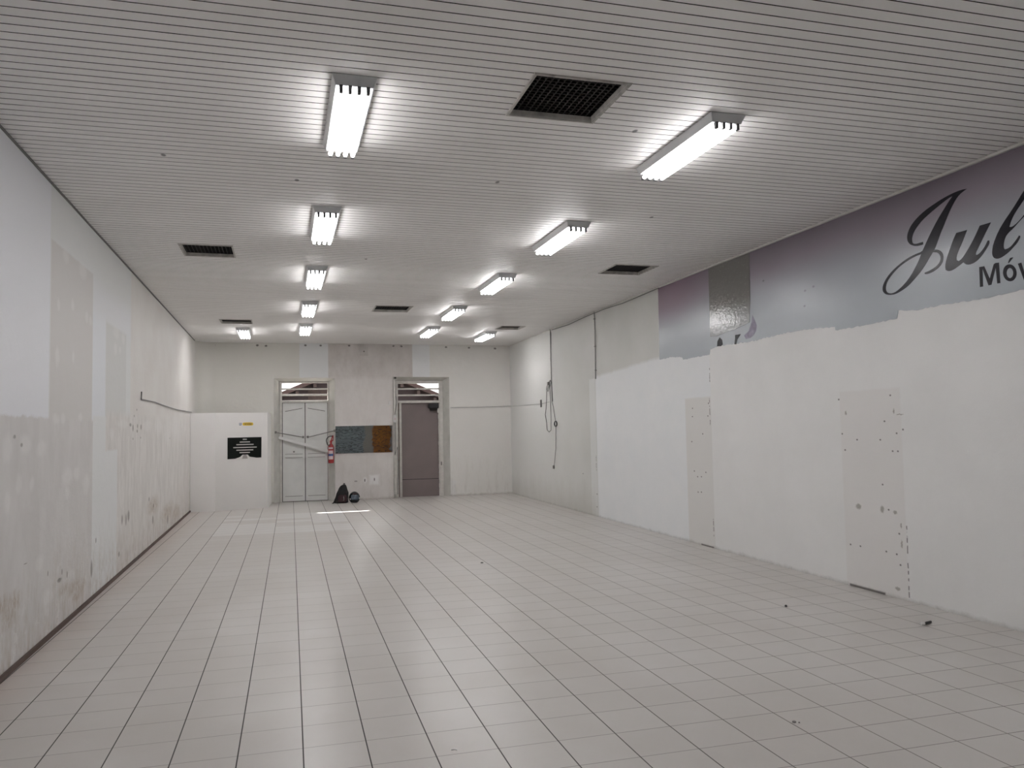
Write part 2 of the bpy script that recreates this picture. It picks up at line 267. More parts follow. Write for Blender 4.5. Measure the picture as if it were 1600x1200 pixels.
# ---- left wall paint
def mat_wall_left():
    m = M('left_wall_plaster'); Y, Z = m.xyz(1), m.xyz(2)
    uv0 = m.comb(Y, Z)
    wob = m.vmath('MULTIPLY', m.vmath('SUBTRACT', m.noise(9, 2, vec=uv0, color=True), (0.5, 0.5, 0.5)), (0.05, 0.05, 0))
    fine = m.vmath('MULTIPLY', m.vmath('SUBTRACT', m.noise(60, 2, vec=uv0, color=True), (0.5, 0.5, 0.5)), (0.02, 0.03, 0))
    uv = m.vmath('ADD', m.vmath('ADD', uv0, wob), fine)
    uvs = m.vmath('ADD', uv0, m.vmath('MULTIPLY', wob, (0.35, 0.35, 0)))
    white = (0.735, 0.745, 0.775, 1); grey = (0.60, 0.585, 0.57, 1); lgrey = (0.68, 0.69, 0.685, 1)
    # far part of the wall: warmer paint
    c = m.mix(m.mapr(m.noise(1.3, 4, vec=uv0), 0.35, 0.65), (0.66, 0.635, 0.61, 1), (0.70, 0.685, 0.66, 1))
    c = m.mix(m.rect(uvs, -9, 11.39, 1.85, 9), c, lgrey)
    c = m.mix(m.rect(uvs, -9, 7.53, 1.83, 9), c, white)
    c = m.mix(m.rect(uvs, 9.18, 9.82, 1.85, 3.05, .02), c, (0.71, 0.73, 0.76, 1))
    c = m.mix(m.rect(uvs, 9.18, 11.36, 2.97, 3.3, .1), c, (0.70, 0.71, 0.73, 1))
    # bare patches where fittings came off
    c = m.mix(m.rect(uvs, 7.56, 9.16, 1.8, 3.38), c, grey)
    c = m.mix(m.rect(uvs, 9.84, 11.08, 1.88, 2.97, .02), c, (0.62, 0.625, 0.615, 1))
    # lower half, skimmed and unpainted
    low = m.mix(m.mapr(m.noise(3.0, 5, 0.6, vec=uv0, stretch=(1.0, 0.5, 1)), 0.4, 0.62), (0.58, 0.565, 0.555, 1), (0.625, 0.61, 0.60, 1))
    c = m.mix(m.rect(uv, -9, 9.22, -1, 1.845), c, low)
    far_low = m.mix(m.mapr(m.noise(5.0, 5, 0.7, vec=uv0, stretch=(1.2, 0.35, 1)), 0.42, 0.6), (0.60, 0.58, 0.56, 1), (0.70, 0.68, 0.66, 1))
    c = m.mix(m.rect(uv, 9.9, 21, -1, 1.95, .05), c, far_low)
    c = m.mix(m.rect(uv, 9.22, 10.55, -1, 1.52), c, (0.70, 0.71, 0.71, 1))
    c = m.mix(m.rect(uv, 9.22, 9.86, 1.4, 1.9), c, (0.70, 0.71, 0.71, 1))
    # white filler dabs
    dabs = m.many([m.ell(uv, a, b, max(ru, .02)*1.15, rv, .35) for a, b, ru, rv in DABS_L])
    c = m.mix(m.math('MULTIPLY', dabs, 0.38), c, (0.76, 0.75, 0.74, 1))
    # damp and peeling along the foot
    hgt = m.math('ADD', Z, m.math('MULTIPLY', m.math('SUBTRACT', m.noise(2.5, 5, 0.7, vec=uv0, stretch=(1, 0.3, 1)), 0.5), 1.6))
    damp = m.mapr(hgt, 0.75, 0.0)
    streak = m.mapr(m.noise(14, 5, 0.7, vec=uv0, stretch=(1, 0.3, 1)), 0.42, 0.66)
    c = m.mix(m.math('MULTIPLY', m.math('MULTIPLY', damp, streak), 0.75), c, (0.42, 0.37, 0.31, 1))
    peel = m.mapr(m.noise(6, 6, 0.7, vec=uv0), 0.56, 0.6)
    c = m.mix(m.math('MULTIPLY', m.math('MULTIPLY', damp, peel), 0.6), c, (0.72, 0.71, 0.69, 1))
    br = m.many([m.ell(uv, a, b, ru, rv, .5) for a, b, ru, rv in BROWN_L])
    bn = m.mapr(m.noise(22, 5, 0.75, vec=uv0, stretch=(1, 0.45, 1)), 0.4, 0.6)
    c = m.mix(m.math('MULTIPLY', m.math('MULTIPLY', br, bn), 0.8), c, (0.36, 0.29, 0.22, 1))
    green = m.mapr(m.noise(8, 4, 0.6, vec=uv0, stretch=(1, 0.6, 2)), 0.62, 0.72)
    c = m.mix(m.math('MULTIPLY', m.math('MULTIPLY', damp, green), 0.35), c, (0.38, 0.45, 0.38, 1))
    c = m.mix(m.mapr(Y, 19.62, 19.85), c, (0.64, 0.63, 0.59, 1))
    # chips and screw holes
    ch = m.many([m.ell(uvs, a, b, ru, rv, .3) for a, b, ru, rv in BLOBS_L] + [m.ell(uvs, a, b, .03, .014, .3) for a, b in SPOTS_L])
    c = m.mix(m.math('MULTIPLY', ch, 0.62), c, (0.12, 0.11, 0.09, 1))
    m.bump(m.math('ADD', m.noise(7, 5, 0.6), m.math('MULTIPLY', ch, -2.0)), 0.25, 0.02)
    return m.finish(c, 0.55, 0, 0.35)

def mat_wall_right():
    m = M('right_wall_plaster'); Y, Z = m.xyz(1), m.xyz(2)
    uv0 = m.comb(Y, Z)
    wob = m.vmath('MULTIPLY', m.vmath('SUBTRACT', m.noise(7, 3, vec=uv0, color=True), (0.5, 0.5, 0.5)), (0.08, 0.06, 0))
    uv = m.vmath('ADD', uv0, wob)
    uvs = m.vmath('ADD', uv0, m.vmath('MULTIPLY', wob, (0.2, 0.2, 0)))
    old = m.mix(m.mapr(m.noise(1.1, 4, vec=uv0), 0.35, 0.65), (0.56, 0.565, 0.54, 1), (0.61, 0.61, 0.59, 1))
    old = m.mix(m.mapr(Y, 14.4, 18.5), old, (0.66, 0.66, 0.645, 1))
    old = m.mix(m.rect(uvs, 14.05, 14.35, -1, 2.6, .01), old, (0.66, 0.67, 0.66, 1))
    # fresh white coat, brushed on up to arm's reach
    tilt = m.comb(Y, m.math('ADD', Z, m.math('MULTIPLY', m.math('SUBTRACT', Y, 12.0), 0.045)))
    fresh = m.rect(m.vmath('ADD', tilt, m.vmath('MULTIPLY', wob, (0.25, 0.9, 0))), -9, 14.02, -1, 2.715, .03)
    coat = m.mix(m.mapr(m.noise(2.2, 4, 0.6, vec=uv0), 0.3, 0.7), (0.73, 0.75, 0.765, 1), (0.765, 0.775, 0.785, 1))
    coat = m.mix(m.rect(uvs, -9, 9.76, -1, 5, .008), coat, m.mix(m.mapr(m.noise(1.6, 4, 0.6, vec=uv0), 0.3, 0.7), (0.725, 0.725, 0.72, 1), (0.765, 0.765, 0.76, 1)))
    c = m.mix(fresh, old, coat)
    # the two bare strips where shelving was
    c = m.mix(m.math('MULTIPLY', m.rect(uvs, 9.76, 10.5, -1, 2.07, .012), 0.75), c, (0.65, 0.635, 0.61, 1))
    c = m.mix(m.math('MULTIPLY', m.rect(uvs, 6.24, 7.1, -1, 2.0, .012), 0.6), c, (0.69, 0.67, 0.655, 1))
    # grime low on the wall at the far end
    gr = m.math('MULTIPLY', m.mapr(m.math('ADD', Z, m.math('MULTIPLY', m.noise(3, 5, 0.7, vec=uv0, stretch=(1, .4, 1)), 0.8)), 1.0, 0.45), m.mapr(Y, 13.9, 14.2))
    c = m.mix(m.math('MULTIPLY', gr, 0.4), c, (0.42, 0.40, 0.36, 1))
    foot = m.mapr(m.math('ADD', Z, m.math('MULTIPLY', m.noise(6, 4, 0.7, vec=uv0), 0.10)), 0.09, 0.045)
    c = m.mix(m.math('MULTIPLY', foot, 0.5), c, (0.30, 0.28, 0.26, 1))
    sp = m.many([m.ell(uvs, a, b, .006+.0009*a, .006+.0004*a, .35) for a, b in SPOTS_R])
    bl = m.many([m.ell(m.vmath('ADD', uv0, m.vmath('MULTIPLY', m.vmath('SUBTRACT', m.noise(45, 2, vec=uv0, color=True), (.5, .5, .5)), (.03, .03, 0))), a, b, ru, rv, .3) for a, b, ru, rv in BLOBS_R])
    dash = m.mapr(m.noise(22, 2, vec=uv0, stretch=(0.1, 1, 1)), 0.42, 0.5)
    cr = m.math('MULTIPLY', m.many([m.rect(uvs, a-.004-.0004*a, a+.004+.0004*a, z0, z1, .004) for a, z0, z1 in CRACKS_R]), dash)
    gap = m.rect(uv0, 6.55, 7.06, -1, 0.022, .006)
    gap2 = m.rect(uv0, 9.80, 10.15, -1, 0.02, .006)
    dk = m.many([sp, cr, gap, gap2])
    c = m.mix(m.math('MULTIPLY', bl, 0.7), c, (0.24, 0.22, 0.19, 1))
    c = m.mix(m.math('MULTIPLY', dk, 0.8), c, (0.07, 0.06, 0.055, 1))
    m.bump(m.math('ADD', m.noise(6, 5, 0.6), m.math('MULTIPLY', dk, -2.0)), 0.2, 0.02)
    return m.finish(c, 0.5, 0, 0.35)

def mat_wall_back():
    m = M('back_wall_plaster'); X, Z = m.xyz(0), m.xyz(2)
    uv0 = m.comb(X, Z)
    wob = m.vmath('MULTIPLY', m.vmath('SUBTRACT', m.noise(7, 3, vec=uv0, color=True), (0.5, 0.5, 0.5)), (0.04, 0.04, 0))
    uv = m.vmath('ADD', uv0, wob)
    c = m.mix(m.mapr(X, 2.8, 4.2), (0.64, 0.63, 0.59, 1), (0.72, 0.705, 0.68, 1))
    c = m.mix(m.math('MULTIPLY', m.mapr(m.noise(1.5, 5, 0.6, vec=uv0), 0.4, 0.65), 0.3), c, (0.68, 0.665, 0.635, 1))
    c = m.mix(m.rect(uv0, 0.36, 1.05, 3.02, 5, .01), c, (0.70, 0.71, 0.715, 1))
    c = m.mix(m.rect(uv0, 3.12, 3.57, 3.02, 5, .01), c, (0.71, 0.72, 0.73, 1))
    mott = m.mix(m.mapr(m.noise(3.5, 6, 0.7, vec=uv0, stretch=(1, 0.5, 1)), 0.36, 0.64), (0.53, 0.495, 0.475, 1), (0.615, 0.585, 0.565, 1))
    c = m.mix(m.rect(uv0, 1.045, 3.125, -1, 5, .008), c, mott)
    c = m.mix(m.rect(uv0, 1.19, 2.6, -1, 3.0, .05), c, m.mix(0.35, mott, (0.72, 0.70, 0.685, 1)))
    c = m.mix(m.rect(uv, 2.03, 2.26, 0.36, 0.60, .03), c, (0.76, 0.75, 0.745, 1))
    c = m.mix(m.ell(uv, 1.92, .48, .05, .07), c, (0.72, 0.71, 0.70, 1))
    c = m.mix(m.rect(uv, 4.07, 4.2, -1, .40, .02), c, (0.70, 0.69, 0.68, 1))
    streak = m.mapr(m.noise(9, 5, 0.7, vec=uv0, stretch=(1, 0.18, 1)), 0.5, 0.68)
    c = m.mix(m.math('MULTIPLY', m.math('MULTIPLY', streak, m.mapr(Z, 1.2, 0.1)), 0.35), c, (0.40, 0.37, 0.33, 1))
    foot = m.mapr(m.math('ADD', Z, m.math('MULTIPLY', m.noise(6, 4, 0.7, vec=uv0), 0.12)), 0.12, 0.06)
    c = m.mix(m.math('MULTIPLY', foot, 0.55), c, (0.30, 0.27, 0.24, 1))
    pts = [(-1.97, 3.70), (-1.6, 3.80), (-0.62, 3.80), (-0.42, 3.79), (0.5, 3.81), (0.86, 3.81), (1.55, 3.82), (2.65, 3.82), (2.85, 3.81), (4.0, 3.80), (4.6, 3.79), (5.3, 3.78)]
    dk = m.many([m.ell(uv, a, b, .03, .022, .3) for a, b in pts] + [m.ell(uv0, 1.675, .46, .012, .02), m.ell(uv0, 1.71, .46, .012, .02), m.ell(uv0, 1.91, .475, .016, .04), m.ell(uv0, 2.145, .49, .014, .04)])
    c = m.mix(m.math('MULTIPLY', dk, 0.8), c, (0.07, 0.06, 0.055, 1))
    m.bump(m.noise(8, 5, 0.6), 0.3, 0.02)
    return m.finish(c, 0.6, 0, 0.3)

def mat_floor():
    m = M('floor_tiles'); X, Y = m.xyz(0), m.xyz(1)
    c, s = math.cos(TILE_PHI), math.sin(TILE_PHI)
    u = m.math('DIVIDE', m.math('SUBTRACT', m.math('SUBTRACT', m.math('MULTIPLY', X, c), m.math('MULTIPLY', Y, s)), TILE_X0), TILE)
    v = m.math('DIVIDE', m.math('SUBTRACT', m.math('ADD', m.math('MULTIPLY', X, s), m.math('MULTIPLY', Y, c)), TILE_Y0), TILE)
    fu, fv = m.math('FLOOR', u), m.math('FLOOR', v)
    du = m.math('ABSOLUTE', m.math('SUBTRACT', m.math('FRACT', m.math('ADD', u, 0.5)), 0.5))
    dv = m.math('ABSOLUTE', m.math('SUBTRACT', m.math('FRACT', m.math('ADD', v, 0.5)), 0.5))
    wn = m.n.new('ShaderNodeTexWhiteNoise'); wn.noise_dimensions = '2D'; m.l.new(m.comb(fu, fv), wn.inputs['Vector'])
    r = wn.outputs['Value']
    # pale ceramic, worn unevenly
    col = m.mix(m.mapr(m.noise(0.9, 5, 0.6), 0.35, 0.65), (0.515, 0.488, 0.462, 1), (0.565, 0.543, 0.522, 1))
    col = m.mix(m.math('MULTIPLY', r, 0.22), col, (0.46, 0.435, 0.41, 1))
    # newer, whiter tiles near the far left door
    patch = m.math('MULTIPLY', m.math('MULTIPLY', m.math('GREATER_THAN', fv, 28.5), m.math('LESS_THAN', fv, 38.5)), m.math('LESS_THAN', fu, 7.5))
    patch = m.math('MULTIPLY', patch, m.math('GREATER_THAN', fu, 0.5))
    wn2 = m.n.new('ShaderNodeTexWhiteNoise'); wn2.noise_dimensions = '2D'; m.l.new(m.comb(fv, m.math('FLOOR', m.math('DIVIDE', fu, 2.0))), wn2.inputs['Vector'])
    col = m.mix(m.math('MULTIPLY', m.math('MULTIPLY', patch, m.math('GREATER_THAN', wn2.outputs['Value'], 0.35)), 0.5), col, (0.74, 0.74, 0.74, 1))
    # long traffic smears
    sm = m.mapr(m.noise(1.1, 2, 0.5, stretch=(1.0, 0.25, 1)), 0.35, 0.75)
    col = m.mix(m.math('MULTIPLY', sm, 0.18), col, (0.40, 0.37, 0.34, 1))
    # reddish dust by the left wall
    red = m.mapr(m.math('ADD', X, m.math('MULTIPLY', m.noise(3, 4), 0.3)), -1.35, -1.8)
    col = m.mix(m.math('MULTIPLY', red, 0.35), col, (0.42, 0.31, 0.26, 1))
    # joints: the long ones are dark, the cross ones washed out
    side = m.mapr(X, 1.2, 3.2)
    gl = m.mix(m.mapr(m.noise(1.3, 3, stretch=(1, .4, 1)), 0.35, 0.65), (0.018, 0.016, 0.015, 1), (0.075, 0.068, 0.06, 1))
    gl = m.mix(side, gl, (0.20, 0.18, 0.165, 1))
    gc = m.mix(m.mapr(m.noise(0.8, 2), 0.35, 0.65), (0.27, 0.255, 0.24, 1), (0.35, 0.33, 0.315, 1))
    gc = m.mix(m.mapr(X, 0.5, 4.0), gc, (0.20, 0.185, 0.175, 1))
    ml = m.mapr(du, 0.0085, 0.0125, 1.0, 0.0)
    mc = m.mapr(dv, 0.008, 0.012, 1.0, 0.0)
    col = m.mix(mc, col, gc)
    col = m.mix(ml, col, gl)
    groove = m.math('MAXIMUM', ml, m.math('MULTIPLY', mc, 0.5))
    m.bump(m.math('SUBTRACT', m.math('MULTIPLY', m.noise(2.5, 2), 0.15), groove), 0.25, 0.004)
    rough = m.math('ADD', 0.31, m.math('MULTIPLY', groove, 0.4))
    return m.finish(col, rough, 0, 0.5)

def mat_ceiling():
    m = M('white_plastic_boards'); Y = m.xyz(1)
    idx = m.math('FLOOR', m.math('DIVIDE', m.math('SUBTRACT', Y, BOARD_Y0), BOARD))
    wn = m.n.new('ShaderNodeTexWhiteNoise'); wn.noise_dimensions = '1D'; m.l.new(idx, wn.inputs['W'])
    c = m.mix(wn.outputs['Value'], (0.82, 0.805, 0.79, 1), (0.86, 0.848, 0.835, 1))
    pts = [(0.11, 7.02), (1.82, 6.7), (-0.9, 6.6), (1.0, 10.1), (2.5, 5.3), (3.7, 7.5)]
    uv = m.comb(m.xyz(0), Y)
    sp = m.many([m.ell(uv, a, b, .018, .03, .3) for a, b in pts])
    c = m.mix(m.math('MULTIPLY', sp, 0.85), c, (0.03, 0.03, 0.03, 1))
    rough = 0.42
    m.bump(m.noise(3, 2, stretch=(1, 3, 1)), 0.08, 0.01)
    return m.finish(c, rough, 0, 0.5)

def mat_banner():
    m = M('vinyl_banner_print'); Y, Z = m.xyz(1), m.xyz(2)
    uv0 = m.comb(Y, Z)
    n = m.math('MULTIPLY', m.math('SUBTRACT', m.noise(0.8, 2, vec=uv0), 0.5), 0.25)
    t = m.mapr(m.math('ADD', Z, n), 3.9, 3.0)
    cr = m.n.new('ShaderNodeValToRGB'); m.l.new(t, cr.inputs[0])
    e = cr.color_ramp.elements
    e[0].position = 0.0; e[0].color = (0.160, 0.132, 0.165, 1)
    e[1].position = 1.0; e[1].color = (0.42, 0.455, 0.49, 1)
    x = e.new(0.35); x.color = (0.265, 0.230, 0.272, 1)
    x = e.new(0.7); x.color = (0.36, 0.375, 0.415, 1)
    c = cr.outputs[0]
    c = m.mix(m.math('MULTIPLY', m.math('MULTIPLY', m.mapr(Y, 9.5, 10.6), m.mapr(Z, 3.15, 3.5)), 0.6), c, (0.26, 0.17, 0.23, 1))
    sp = m.many([m.ell(uv0, a, b, .02, .012, .4) for a, b in [(7.45, 3.18), (7.6, 3.16), (8.4, 3.42), (7.62, 2.99)]])
    c = m.mix(m.math('MULTIPLY', sp, 0.5), c, (0.10, 0.09, 0.10, 1))
    m.bump(m.math('ADD', m.noise(2.2, 3, vec=uv0), m.math('MULTIPLY', m.noise(1.2, 2, vec=uv0, stretch=(.3, 2.5, 1)), 1.5)), 0.2, 0.01)
    return m.finish(c, 0.25, 0, 0.4)

MAT = dict(
    floor=mat_floor(), wl=mat_wall_left(), wr=mat_wall_right(), wb=mat_wall_back(), ceil=mat_ceiling(), banner=mat_banner(),
    groove=simple('board_joint_grime', (0.045, 0.040, 0.036, 1), .8),  # groove shade painted in as a dark colour, along with some dirt
    slab=simple('rough_concrete', (0.35, 0.33, 0.31, 1), .9),
    part=simple('partition_white_board', (0.88, 0.87, 0.86, 1), .55, var=.02, scale=2),  # left face of the partition, its brighter lighting painted into the colour
    part2=simple('partition_grey_board', (0.69, 0.675, 0.66, 1), .55, var=.02, scale=2),  # same partition, right face darkened in colour for its shading
    trim=simple('white_plastic_trim', (0.62, 0.60, 0.57, 1), .45, var=.04),
    dtrim=simple('dark_brown_skirting', (0.10, 0.062, 0.048, 1), .6, var=.2, scale=5),
    doorw=simple('worn_white_door_paint', (0.69, 0.695, 0.68, 1), .5, var=.05, scale=5, bump=.1),
    frame=simple('old_cream_frame_paint', (0.66, 0.64, 0.60, 1), .55, var=.12, scale=9, bump=.2),
    reveal=simple('door_reveal_plaster', (0.60, 0.595, 0.56, 1), .7, var=.1, scale=5, bump=.3),
    gap=simple('dark_gap', (0.03, 0.027, 0.025, 1), .8),
    mauve=simple('mauve_grey_door_sheet', (0.215, 0.175, 0.170, 1), .5, var=.08, scale=2),
    black=simple('black_plastic', (0.02, 0.02, 0.022, 1), .4),
    cloth=simple('black_nylon_cloth', (0.010, 0.009, 0.010, 1), .75, var=.3, scale=25, bump=.5),
    shell=simple('glossy_dark_shell', (0.012, 0.016, 0.022, 1), .18, var=.3),
    visor=simple('blue_grey_visor', (0.13, 0.16, 0.20, 1), .12, var=.35, scale=20),
    chrome=simple('pale_metal', (0.6, 0.6, 0.6, 1), .25, .9),
    steel=simple('dull_iron', (0.22, 0.21, 0.20, 1), .5, .5),
    red=simple('red_enamel', (0.32, 0.018, 0.02, 1), .3, var=.1),
    blue=simple('blue_label_print', (0.04, 0.09, 0.22, 1), .4),
    labelw=simple('pink_white_label', (0.62, 0.48, 0.48, 1), .45),
    housing=simple('grey_enamel_housing', (0.62, 0.63, 0.64, 1), .35, var=.03),
    holder=simple('grey_lamp_holder', (0.10, 0.10, 0.105, 1), .45),
    duct=simple('dark_duct', (0.006, 0.005, 0.005, 1), .9),
    grille=simple('dusty_black_grille', (0.007, 0.006, 0.006, 1), .6, var=.4, scale=18),
    vframe=simple('grimy_vent_frame', (0.55, 0.53, 0.49, 1), .5, var=.3, scale=14),
    wire=simple('grey_cable', (0.16, 0.155, 0.15, 1), .6),
    wired=simple('dark_cable', (0.06, 0.06, 0.058, 1), .6),
    pipe=simple('grey_conduit', (0.27, 0.27, 0.26, 1), .5),
    white=simple('white_plastic', (0.68, 0.67, 0.66, 1), .4),
    sign=simple('black_sign_sheet', (0.008, 0.010, 0.009, 1), .6, spec=.1),
    signw=simple('sign_white_print', (0.48, 0.46, 0.44, 1), .6),
    yellow=simple('yellow_sticker', (0.62, 0.42, 0.02, 1), .5),
    ink=simple('dark_sticker_ink', (0.07, 0.06, 0.05, 1), .5),
    letters=simple('black_vinyl_letters', (0.016, 0.015, 0.021, 1), .22, var=.1, spec=.2),
    brown=simple('brown_tile_roof', (0.05, 0.027, 0.025, 1), .8, var=.3, scale=6, bump=.4),
    dwood=simple('dark_timber', (0.045, 0.027, 0.024, 1), .7, var=.3),
    hwall=simple('neighbour_wall_render', (0.045, 0.032, 0.035, 1), .8, var=.25, scale=3),
    bag_red=simple('dark_maroon_cloth', (0.035, 0.010, 0.014, 1), .7),
    shut_b=None, shut_o=None,
)
def mat_shutter(name, col):
    m = M(name); n = m.noise(6, 4, stretch=(1, 1, .3)); c = m.mix(n, tuple(x*.7 for x in col[:3])+(1,), col)
    return m.finish(c, .45, .2)
MAT['shut_b'] = mat_shutter('blue_grey_shutter_paint', (0.50, 0.58, 0.62, 1))
MAT['shut_o'] = mat_shutter('orange_brown_shutter_paint', (0.74, 0.30, 0.07, 1))

tm = M('fluorescent_tube_glow')
tm.bsdf.inputs['Emission Color'].default_value = (1.0, 0.980, 0.982, 1)
tm.bsdf.inputs['Emission Strength'].default_value = TUBE_STRENGTH
MAT['tube'] = tm.finish((0.9, 0.9, 0.9, 1), .3)

mm = M('mirror_glass')
mm.bump(mm.math('ADD', mm.noise(2.2, 2, stretch=(1, 1, 1.6)), mm.math('MULTIPLY', mm.noise(6, 1, stretch=(.6, 1, 2.0)), .15)), 1.0, 0.0011)
MAT['mirror'] = mm.finish((0.78, 0.80, 0.80, 1), .02, 1.0)

# ------------------------------------------------------------------ room shell
T = 0.2
mb = MB(); mb.add([(XL(Y_FRONT)-T, Y_FRONT-T, 0), (XR(Y_FRONT)+T, Y_FRONT-T, 0), (XR(21)+T, 21.4, 0), (XL(21)-T, 21.4, 0),
                   (XL(Y_FRONT)-T, Y_FRONT-T, -.15), (XR(Y_FRONT)+T, Y_FRONT-T, -.15), (XR(21)+T, 21.4, -.15), (XL(21)-T, 21.4, -.15)],
                  [(0, 1, 2, 3), (7, 6, 5, 4), (0, 4, 5, 1), (1, 5, 6, 2), (2, 6, 7, 3), (3, 7, 4, 0)])
struct(mb.build('floor', MAT['floor']))

# left wall with the rounded inner corner
rc = 0.42
arc = [(XL(Y_BACK)+rc*(1-math.cos(a)), Y_BACK-rc+rc*math.sin(a)) for a in [math.pi/2*i/10 for i in range(11)]]
pts = [(XL(Y_FRONT), Y_FRONT)] + arc + [(XL(Y_BACK)+rc, Y_BACK+.0), (XL(Y_BACK)-T, Y_BACK), (XL(Y_FRONT)-T, Y_FRONT)]
mb = MB(); mb.prism(pts[:11+1]+pts[13:], 0, H_C+.25)
o = struct(mb.build('wall_left', MAT['wl'], smooth=True))

mb = MB(); mb.prism([(XR(Y_FRONT), Y_FRONT), (XR(Y_BACK), Y_BACK), (XR(Y_BACK)+T, Y_BACK), (XR(Y_FRONT)+T, Y_FRONT)], 0, H_C+.25)
struct(mb.build('wall_right', MAT['wr']))

# back wall with two splayed doorways
D = [dict(o=(-0.240, 1.195, 3.01), i=(-0.105, 1.062, 2.935)), dict(o=(2.625, 4.066, 3.035), i=(2.712, 3.936, 2.955))]
mb = MB()
x_l, x_r = XL(Y_BACK)-T, XR(Y_BACK)+T
def quad(mb, a, b, c, d, mi=0): mb.add([a, b, c, d], [(0, 1, 2, 3)], mi)
def face(x0, x1, z0, z1): quad(mb, (x0, Y_BACK, z0), (x1, Y_BACK, z0), (x1, Y_BACK, z1), (x0, Y_BACK, z1))
zt = H_C+.25
xs = [x_l, D[0]['o'][0], D[0]['o'][1], D[1]['o'][0], D[1]['o'][1], x_r]
face(xs[0], xs[1], 0, zt); face(xs[2], xs[3], 0, zt); face(xs[4], xs[5], 0, zt)
face(xs[1], xs[2], D[0]['o'][2], zt); face(xs[3], xs[4], D[1]['o'][2], zt)
Y2 = Y_DOOR + 0.35
for d in D:
    a0, a1, at = d['o']; b0, b1, bt = d['i']
    for (p, q) in (((a0, Y_BACK), (b0, Y_DOOR)), ((b0, Y_DOOR), (b0, Y2)), ((a1, Y_BACK), (b1, Y_DOOR)), ((b1, Y_DOOR), (b1, Y2))):
        za = at if p[1] == Y_BACK else bt
        quad(mb, (p[0], p[1], 0), (q[0], q[1], 0), (q[0], q[1], bt), (p[0], p[1], za), 1)
    quad(mb, (a0, Y_BACK, at), (a1, Y_BACK, at), (b1, Y_DOOR, bt), (b0, Y_DOOR, bt), 1)
    quad(mb, (b0, Y_DOOR, bt), (b1, Y_DOOR, bt), (b1, Y2, bt), (b0, Y2, bt), 1)
bx = [x_l, D[0]['i'][0], D[0]['i'][1], D[1]['i'][0], D[1]['i'][1], x_r]
def bface(x0, x1, z0, z1): quad(mb, (x0, Y2, z0), (x0, Y2, z1), (x1, Y2, z1), (x1, Y2, z0), 1)
bface(bx[0], bx[1], 0, zt); bface(bx[2], bx[3], 0, zt); bface(bx[4], bx[5], 0, zt)
bface(bx[1], bx[2], D[0]['i'][2], zt); bface(bx[3], bx[4], D[1]['i'][2], zt)
quad(mb, (x_l, Y_BACK, zt), (x_r, Y_BACK, zt), (x_r, Y2, zt), (x_l, Y2, zt), 1)
quad(mb, (x_l, Y_BACK, 0), (x_l, Y2, 0), (x_l, Y2, zt), (x_l, Y_BACK, zt), 1)
quad(mb, (x_r, Y_BACK, 0), (x_r, Y2, 0), (x_r, Y2, zt), (x_r, Y_BACK, zt), 1)
wall_back = struct(mb.build('wall_back', [MAT['wb'], MAT['reveal']]))

# front wall behind the camera with two roller shutters (seen in the mirror)
mb = MB(); mb.box(XL(Y_FRONT)-T, XR(Y_FRONT)+T, Y_FRONT-T, Y_FRONT, 0, H_C+.25)
struct(mb.build('wall_front', simple('front_wall_plaster', (0.5, 0.47, 0.42, 1), .7)))
for nm, x0, x1, mat, lab in (('roller_shutter', -1.3, 4.15, 'shut_b', 'blue-grey roller shutter reflected in the left half of the mirror'),
                             ('roller_shutter', 4.58, 5.50, 'shut_o', 'orange-brown roller shutter reflected in the right of the mirror')):
    mb = MB(); z = 0.0; dk = MB()
    prof = []
    while z < 2.9:
        prof += [(0.03, z), (0.055, z+.025), (0.055, z+.10), (0.03, z+.125)]; z += 0.135
    for (ya, za), (yb, zb) in zip(prof[:-1], prof[1:]):
        quad(mb, (x0, Y_FRONT+ya, za), (x1, Y_FRONT+ya, za), (x1, Y_FRONT+yb, zb), (x0, Y_FRONT+yb, zb))
    z = .130
    while z < 2.9: dk.box(x0, x1, Y_FRONT+.028, Y_FRONT+.050, z-.018, z+.018); z += 0.135
    t = thing(nm, lab, 'shutter', ((x0+x1)/2, Y_FRONT+.05, 0))
    L(dk, t.location).build('slat_joints', simple('dark_slat_joint', (.07, .07, .07, 1), .7), t)
    L(mb, t.location).build('curtain', MAT[mat], t)
    mb = MB(); mb.box(x0-.05, x1+.03, Y_FRONT+.002, Y_FRONT+.2, 2.92, 3.2); L(mb, t.location).build('shutter_box', MAT[mat], t)

# ------------------------------------------------------------------ ceiling of boards with vent openings
VENTS = [(1.81, 4.88, .655, .68), (-0.865, 9.975, .60, .64), (4.60, 10.10, .64, .64), (1.86, 14.17, .66, .70), (-0.89, 16.24, .60, .58), (4.70, 16.45, .54, .55)]
HOLES = [(x-w/2+.024, x+w/2-.024, y-d/2+.024, y+d/2-.024) for x, y, w, d in VENTS]
mb = MB()
ybr = []
y = BOARD_Y0
while y < Y_BACK+.1:
    ybr += [(y-.0044, 0), (y-.0043, 1), (y+.0043, 1), (y+.0044, 0)]; y += BOARD
ybr = [(a, b) for a, b in ybr if Y_FRONT+.01 < a < Y_BACK-.01]
ybr = [(Y_FRONT, ybr[0][1])] + ybr + [(Y_BACK, ybr[-1][1])]
prof = []
for (ya, za), (yb, zb) in zip(ybr[:-1], ybr[1:]):
    cuts = sorted({ya, yb} | {h[i] for h in HOLES for i in (2, 3) if ya < h[i] < yb})
    for a, b in zip(cuts[:-1], cuts[1:]):
        fa = (a-ya)/(yb-ya); fb = (b-ya)/(yb-ya)
        prof.append((a, za+(zb-za)*fa, b, za+(zb-za)*fb))
GD = 0.014
